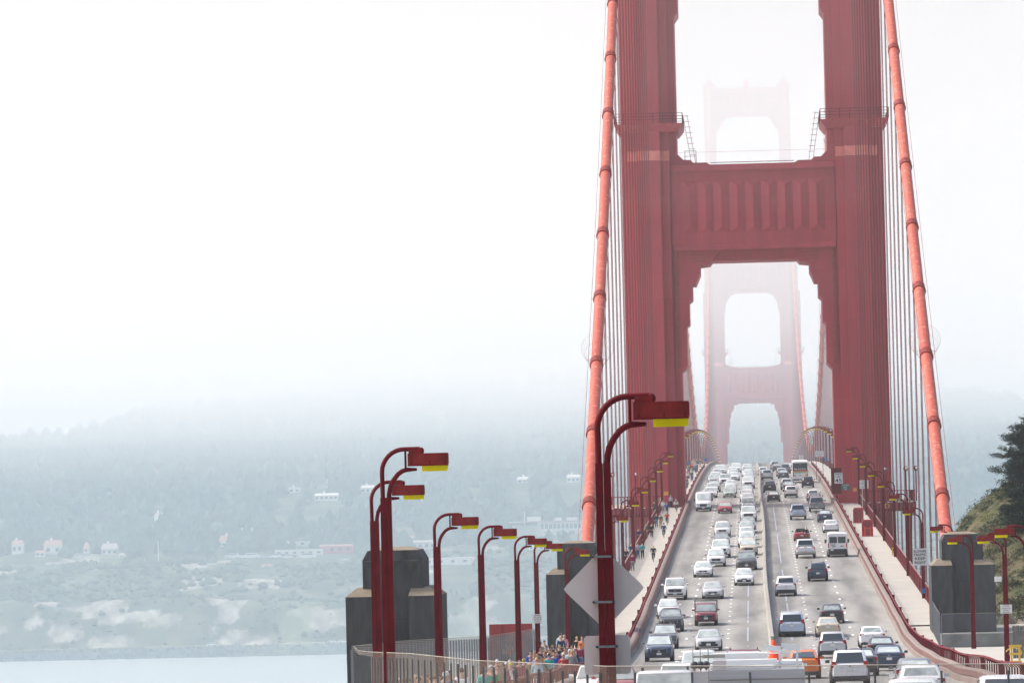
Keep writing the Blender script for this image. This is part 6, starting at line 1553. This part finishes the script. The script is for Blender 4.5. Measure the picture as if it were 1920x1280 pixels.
W_ = [ # cx, feet y, pose, facing us?, top, trousers, hair/hat, words
 (1186.5, 1070, 'walk', 0, 'maroon', 'grey', 'brown', 'person in a maroon shirt and grey shorts walking right of the diamond sign', None),
 (1174.5, 1059, 'stand', 1, 'black', 'navy', 'blond', 'fair haired person in black beside the maroon shirt', None),
 (1184, 1049, 'walk2', 1, 'navy', 'navy', 'brown', 'person in navy behind the maroon shirt at the railing', None),
 (1196.5, 1048, 'walk', 0, 'lilac', 'denim', 'brown', 'person in a lilac top and jeans walking with the teal vest', None),
 (1205, 1048, 'walk2', 0, 'teal', 'black', 'brown', 'person in a teal vest and black trousers beside the lilac top', None),
 (1198, 1019, 'walk', 1, 'navy', 'black', 'dark', 'person in an open navy jacket behind the lilac top', None),
 (1212, 1009, 'walk', 1, 'olive', 'khaki', 'brown', 'person in olive jacket walking toward us on the left sidewalk', None),
 (1222.5, 1009, 'walk2', 1, 'black', 'black', 'brown', 'person in a black coat and skirt walking toward us', None),
 (1231, 989, 'walk', 1, 'navy', 'denim', 'dark', 'person in navy with jeans in the middle of the left sidewalk', None),
 (1239, 990, 'walk2', 1, 'olive', 'khaki', 'dark', 'person in camouflage clothes beside the navy walker', None),
 (1227, 964, 'stand', 1, 'black', 'black', 'dark', 'person in black leaning by the lamp posts on the sidewalk', None),
 (1243.5, 962, 'walk', 1, 'white', 'grey', 'brown', 'person in white walking behind the blue cyclist', None),
 (1252.5, 951, 'stand', 0, 'red', 'black', 'dark', 'person in a bright red jacket near the tower leg', None),
 (1258, 952, 'walk', 0, 'lilac', 'black', 'grey', 'person in a pale lilac shirt and black trousers near the tower', None),
 (1273.5, 945, 'stand', 1, 'teal', 'black', 'dark', 'person in a teal jacket closest to the tower leg', None),
 (1239, 955, 'walk2', 1, 'green', 'grey', 'dark', 'person in a green jacket by the white posts near the tower', None),
 (1246.5, 947, 'walk', 1, 'purple', 'denim', 'brown', 'person in a purple-brown top in the group at the tower', None),
 (1256.5, 938, 'stand', 1, 'navy', 'black', 'dark', 'person in dark clothes farthest back before the tower leg', None),
]
for cx, fy, pose, fc, tp, bt, hr, lb, hat in W_:
    p = onwalk(cx, fy); person(p.x, p.y, sx(p.y), 0 if fc else PI, pose, CL[tp], CL[bt], HR[hr], lb, GW)
for cx, fy, fc, tp, bt, hat, lb in ((1225.5, 1053, 0, 'black', 'black', 'yellow', 'cyclist in black with a yellow helmet riding away near the railing'), (1245, 1008, 0, 'navy', 'navy', 'black', 'cyclist in white and navy riding away along the left sidewalk'), (1251, 985, 1, 'red', 'black', 'white', 'cyclist in a red top riding toward us'), (1250.5, 965, 1, 'blue', 'navy', 'blue', 'cyclist in a blue jacket riding toward us'), (1268, 960, 1, 'white', 'black', 'white', 'cyclist in a white top and helmet riding by the inner railing')):
    p = onwalk(cx, fy); rz = 0 if fc else PI
    bicycle(p.x, p.y, sx(p.y), rz, lb.replace('cyclist', 'bicycle of the cyclist').split(' riding')[0])
    person(p.x, p.y + (.22 if fc else -.22), sx(p.y), rz, 'ride', CL[tp], CL[bt], HR['dark'], lb, GW, hat=CL[hat])
# distant crowd on the sidewalk beyond the tower
random.seed(7); cols = ['navy', 'black', 'white', 'red', 'denim', 'teal', 'grey', 'blue', 'olive', 'pink', 'maroon', 'lightblue']
seen = {}
for i in range(46):
    y = 790 + 330 * (i / 46) + random.uniform(-3, 3); x = random.uniform(-12.5, -10.6); c1 = random.choice(cols); c2 = random.choice(['navy', 'black', 'denim', 'khaki', 'grey'])
    seen[c1] = seen.get(c1, 0) + 1
    person(x, y, sx(y), random.choice([0, PI]), random.choice(['walk', 'walk2', 'stand']), CL[c1], CL[c2], HR[random.choice(list(HR))],
           'distant person in %s, %s nearest of those in %s beyond the left tower leg' % (c1, ORD[seen[c1] - 1], c1), 'distant crowd on the left sidewalk')
# the crowd on the footpath at lower left: (head x, head top y)
GC = 'crowd on the footpath at lower left'
def byhead(px, py, h=1.74):
    return on_road(px, py, .10 + h)
C_ = [
 (1021.4, 1186.5, 'phone', 0, 'lightblue', 'denim', 'dark', None, 'man in a pale blue shirt standing tallest at the top of the crowd'),
 (1047.5, 1184.5, 'stand', 1, 'white', 'grey', 'brown', None, 'person in white behind the navy sweater near the pylon'),
 (1051.6, 1189.5, 'stand', 1, 'navy', 'black', 'grey', None, 'grey haired person in a navy sweater in front of the pylon'),
 (1081.4, 1191, 'walk', 1, 'black', 'black', 'blond', None, 'blond person in a black cardigan over green left of the square sign'),
 (1091, 1191.5, 'stand', 1, 'orange', 'black', 'ginger', None, 'red haired person beside the square sign plate'),
 (1058, 1188, 'walk', 1, 'pink', 'grey', 'blond', None, 'person in pink beside the navy sweater'),
 (1001.5, 1199, 'walk2', 1, 'white', 'pink', 'dark', None, 'person in white at the end of the tan fence'),
 (1024.5, 1208, 'walk', 1, 'brown', 'black', 'dark', None, 'dark haired person in brown in the middle of the crowd'),
 (1059, 1210.5, 'walk', 1, 'grey', 'navy', 'brown', None, 'person in grey with sunglasses behind the blue denim jacket'),
 (1068, 1214.5, 'stand', 1, 'lightblue', 'denim', 'white', 'white', 'person in a blue denim jacket and white cap'),
 (1077, 1216, 'walk2', 1, 'grey', 'grey', 'tan', None, 'bald person in a light grey top beside the denim jacket'),
 (1085.5, 1214, 'walk', 1, 'navy', 'black', 'grey', 'grey', 'person in navy with a grey cap next to the square sign'),
 (1043, 1214, 'stand', 1, 'purple', 'black', 'brown', None, 'person in dark purple behind the blue hoodie'),
 (1033, 1211.5, 'walk', 1, 'white', 'denim', 'dark', None, 'person in white behind the crowd centre'),
 (1036, 1205, 'walk2', 1, 'black', 'black', 'dark', None, 'person in black bending under the pylon wall'),
 (1056, 1222, 'phone', 1, 'red', 'black', 'white', 'white', 'person in a red jacket and white cap by the railing'),
 (1038.7, 1219, 'walk', 1, 'blue', 'navy', 'brown', None, 'person in a bright blue hoodie'),
 (1020.5, 1220.5, 'walk', 1, 'orange', 'denim', 'ginger', None, 'red haired person in a patterned top in mid crowd'),
 (1031, 1215, 'walk2', 1, 'navy', 'navy', 'brown', None, 'person in a long navy coat left of the blue hoodie'),
 (1001.5, 1221, 'walk', 1, 'black', 'black', 'ginger', None, 'auburn haired person in black at the left of the crowd'),
 (1007, 1223, 'walk2', 1, 'lilac', 'black', 'ginger', None, 'person in lilac beside the auburn haired one'),
 (1017.7, 1229.5, 'walk', 1, 'lightblue', 'white', 'blond', None, 'person in a light cyan top with straps'),
 (1026, 1228, 'walk2', 1, 'green', 'white', 'ginger', None, 'person in pale green behind the cyan top'),
 (1002, 1237.5, 'walk', 1, 'white', 'denim', 'white', 'white', 'person in a printed white shirt and white cap'),
 (1010, 1244.5, 'walk', 1, 'green', 'denim', 'brown', None, 'small person in a green shirt by the railing'),
 (982, 1232, 'walk', 0, 'tan', 'black', 'blond', None, 'person with a straw hat behind the neon cap'),
 (978.5, 1237, 'stand', 0, 'black', 'black', 'yellow', 'yellow', 'person in black with a neon yellow cap'),
 (974, 1232.5, 'walk', 1, 'maroon', 'black', 'dark', None, 'dark haired person in maroon behind the neon cap'),
 (931.8, 1233.5, 'walk', 0, 'lilac', 'denim', 'white', 'white', 'person in lilac with a floppy white hat'),
 (948, 1235, 'stand', 0, 'black', 'black', 'dark', None, 'black haired person in black between two lamp posts'),
 (908, 1247, 'stand', 0, 'teal', 'teal', 'grey', 'grey', 'grey haired person in a bright teal shirt'),
 (933, 1257, 'walk', 1, 'red', 'black', 'dark', None, 'person in a dark red shirt behind the fence'),
 (920, 1243.5, 'walk2', 1, 'white', 'black', 'white', 'white', 'person with a white cap half hidden by the lilac top'),
 (872.5, 1260.5, 'walk', 0, 'black', 'black', 'brown', None, 'brown haired person in black right of the white hat'),
 (859.4, 1254.5, 'stand', 0, 'white', 'black', 'tan', 'white', 'person with a cream hat and white backpack straps'),
 (843, 1260, 'walk', 0, 'blue', 'navy', 'brown', None, 'person in a bright blue jacket behind the wire fence'),
 (834.4, 1255.5, 'walk2', 0, 'denim', 'black', 'white', 'white', 'person in denim with a white and blue cap'),
 (820, 1263.5, 'walk', 0, 'orange', 'black', 'blond', None, 'blond person in yellow-orange behind the wire fence'),
 (808.8, 1265.5, 'walk', 0, 'teal', 'black', 'brown', None, 'person in turquoise low behind the wire fence'),
 (778.8, 1261.5, 'stand', 1, 'grey', 'black', 'tan', None, 'bald person in a grey shirt alone at the left of the fence'),
]
XC_ = [(770, 1266, 'denim', 'dark', 'dark haired person in denim at the far left behind the fence'), (800, 1262, 'black', 'brown', 'person in black left of the turquoise one'), (848, 1266, 'red', 'dark', 'person in red low beside the blue jacket'), (867, 1265, 'khaki', 'grey', 'grey haired person in khaki below the white hat'), (884, 1258, 'grey', 'dark', 'person in grey left of the teal shirt'), (922, 1252, 'olive', 'brown', 'person in olive right of the teal shirt'), (940, 1247, 'white', 'dark', 'dark haired person in white below the black haired one'), (966, 1256, 'teal', 'blond', 'blond person in teal low by the fence'), (956, 1234, 'navy', 'grey', 'grey haired person in navy right of the black haired one'), (985, 1250, 'maroon', 'brown', 'brown haired person in maroon low beside the neon cap'), (995, 1217, 'blue', 'dark', 'person in blue at the end of the tan fence'),
       (1014, 1211, 'navy', 'dark', 'person in navy just left of the brown top'), (1029, 1222, 'teal', 'brown', 'person in teal behind the pale green top'), (1047, 1226, 'denim', 'dark', 'person in denim beside the red jacket'), (1063, 1226, 'black', 'brown', 'person in black right of the red jacket by the rail'), (1049, 1207, 'black', 'blond', 'blond person in black behind the sunglasses'), (1040, 1228, 'grey', 'dark', 'person in grey below the bright blue hoodie'),
       (995, 1229, 'olive', 'brown', 'person in olive at the left edge of the dense crowd'), (990, 1240, 'denim', 'grey', 'grey haired person in denim right of the neon cap'), (962, 1243, 'khaki', 'brown', 'person in khaki between the black haired one and the neon cap'), (1072, 1207, 'white', 'dark', 'person in white just behind the white cap'), (1012, 1201, 'grey', 'dark', 'person in grey near the tall man in pale blue'), (1088, 1205, 'maroon', 'dark', 'person in maroon beside the square sign plate'),
       (896, 1262, 'purple', 'dark', 'person in purple low behind the lamp post'), (790, 1270, 'maroon', 'brown', 'person in maroon low right of the bald one'), (950, 1262, 'blue', 'dark', 'person in blue low by the near railing'), (1020, 1240, 'khaki', 'ginger', 'ginger person in khaki beside the green shirt'), (1035, 1238, 'red', 'dark', 'person in red low by the railing below the crowd')]
C_ += [(a_, b_, ('walk', 'walk2', 'stand')[i_ % 3], 1 if i_ % 3 else 0, c_, ('black', 'denim', 'grey')[i_ % 3], h_, None, l_) for i_, (a_, b_, c_, h_, l_) in enumerate(XC_)]
for px, py, pose, fc, tp, bt, hr, hat, lb in C_:
    p = byhead(px, py); x = min(max(p.x, -14.0), -10.6)
    person(x, p.y, zr(p.y) + .07, 0 if fc else PI, pose, CL[tp], CL[bt], HR.get(hr, CL.get(hr)), lb, GC, hat=CL[hat] if hat in CL else None)
# heads over the tan fence
for i, (px, py, c, lb) in enumerate(((840, 1216, 'black', 'leftmost head in black over the tan fence'), (847.5, 1214.5, 'black', 'second head in black over the tan fence'), (856, 1210, 'orange', 'head with an orange hood over the tan fence'), (860, 1211, 'navy', 'head in navy beside the orange hood'), (871, 1211.5, 'black', 'dark haired head right of the orange hood'), (865, 1213, 'teal', 'head in teal between two dark heads'), (889.8, 1207.5, 'navy', 'dark haired head near the second lamp over the fence'), (898, 1209, 'pink', 'head in pink just behind a lamp post over the fence'))):
    p = at(px, py, 318 + i * 1.5); person(-15.2 if p.x < -15.2 else p.x, p.y, p.z - 1.74, 0, 'stand', CL[c], CL['black'], HR['dark'] if c != 'orange' else CL['orange'], lb, 'people looking over the tan fence')
strip('path', [-22.0, -14.55], frange(305, 345, 5), lambda y: at(860, 1212, 322).z - 1.76 + (zr(y) - zr(322)) , 'walk')
# motorcyclist
p = on_road(1512, 1016); motorbike((p.x, p.y, zr(p.y) + .01))
person(p.x, p.y + .12 , zr(p.y) + .02, PI, 'ride', CL['black'], CL['navy'], HR['dark'], 'motorcyclist in a dark jacket and white helmet', 'motorcyclist', hat=CL['white'])
HZ = 0.00009
# ================================================================ AIR
def haze_box(name, x0, x1, y0, y1, z0, z1, dens, col, aniso, label):
    b = MB(); b.box(x0, x1, y0, y1, z0, z1); m = bpy.data.materials.new(name + '_air'); m.use_nodes = True; t = m.node_tree; t.nodes.clear()
    pv = N(t, 'ShaderNodeVolumePrincipled'); pv.inputs['Density'].default_value = dens; pv.inputs['Color'].default_value = (*col, 1); pv.inputs['Anisotropy'].default_value = aniso
    oo = N(t, 'ShaderNodeOutputMaterial'); t.links.new(pv.outputs[0], oo.inputs['Volume']); MAT[name] = m
    o = b.build(name, name); tag(o, label, 'haze', kind='stuff'); return o
haze_box('haze', -9100, 9100, -700, 14100, -6, 262, HZ, (0.88, 0.95, 1.0), 0.3, 'thin even haze over the strait')
haze_box('fog_bank', -9000, 9000, 900, 9000, -5.5, 261, .00025, (0.70, 0.89, 1.0), 0.0, 'wide bank of fog over the strait beyond the near tower')
for i_, (zb_, dn, lb_) in enumerate(((85, .00003, 'lowest thin veil of cloud above the strait'), (94, .00009, 'second veil of cloud, just above the far terrace'), (104, .00020, 'third layer of cloud, over the dark wood'), (116, .00045, 'fourth layer of cloud, hiding the far ridge'), (132, .00055, 'thickest white cloud, high round the tower tops'))):
    haze_box('low_cloud', -8900 + i_ * 20, 8900 - i_ * 20, 690 + i_ * 5, 8900 - i_ * 20, zb_, 260.5 - i_ * .3, dn, (1.0, 0.975, 0.95), 0.0, lb_)
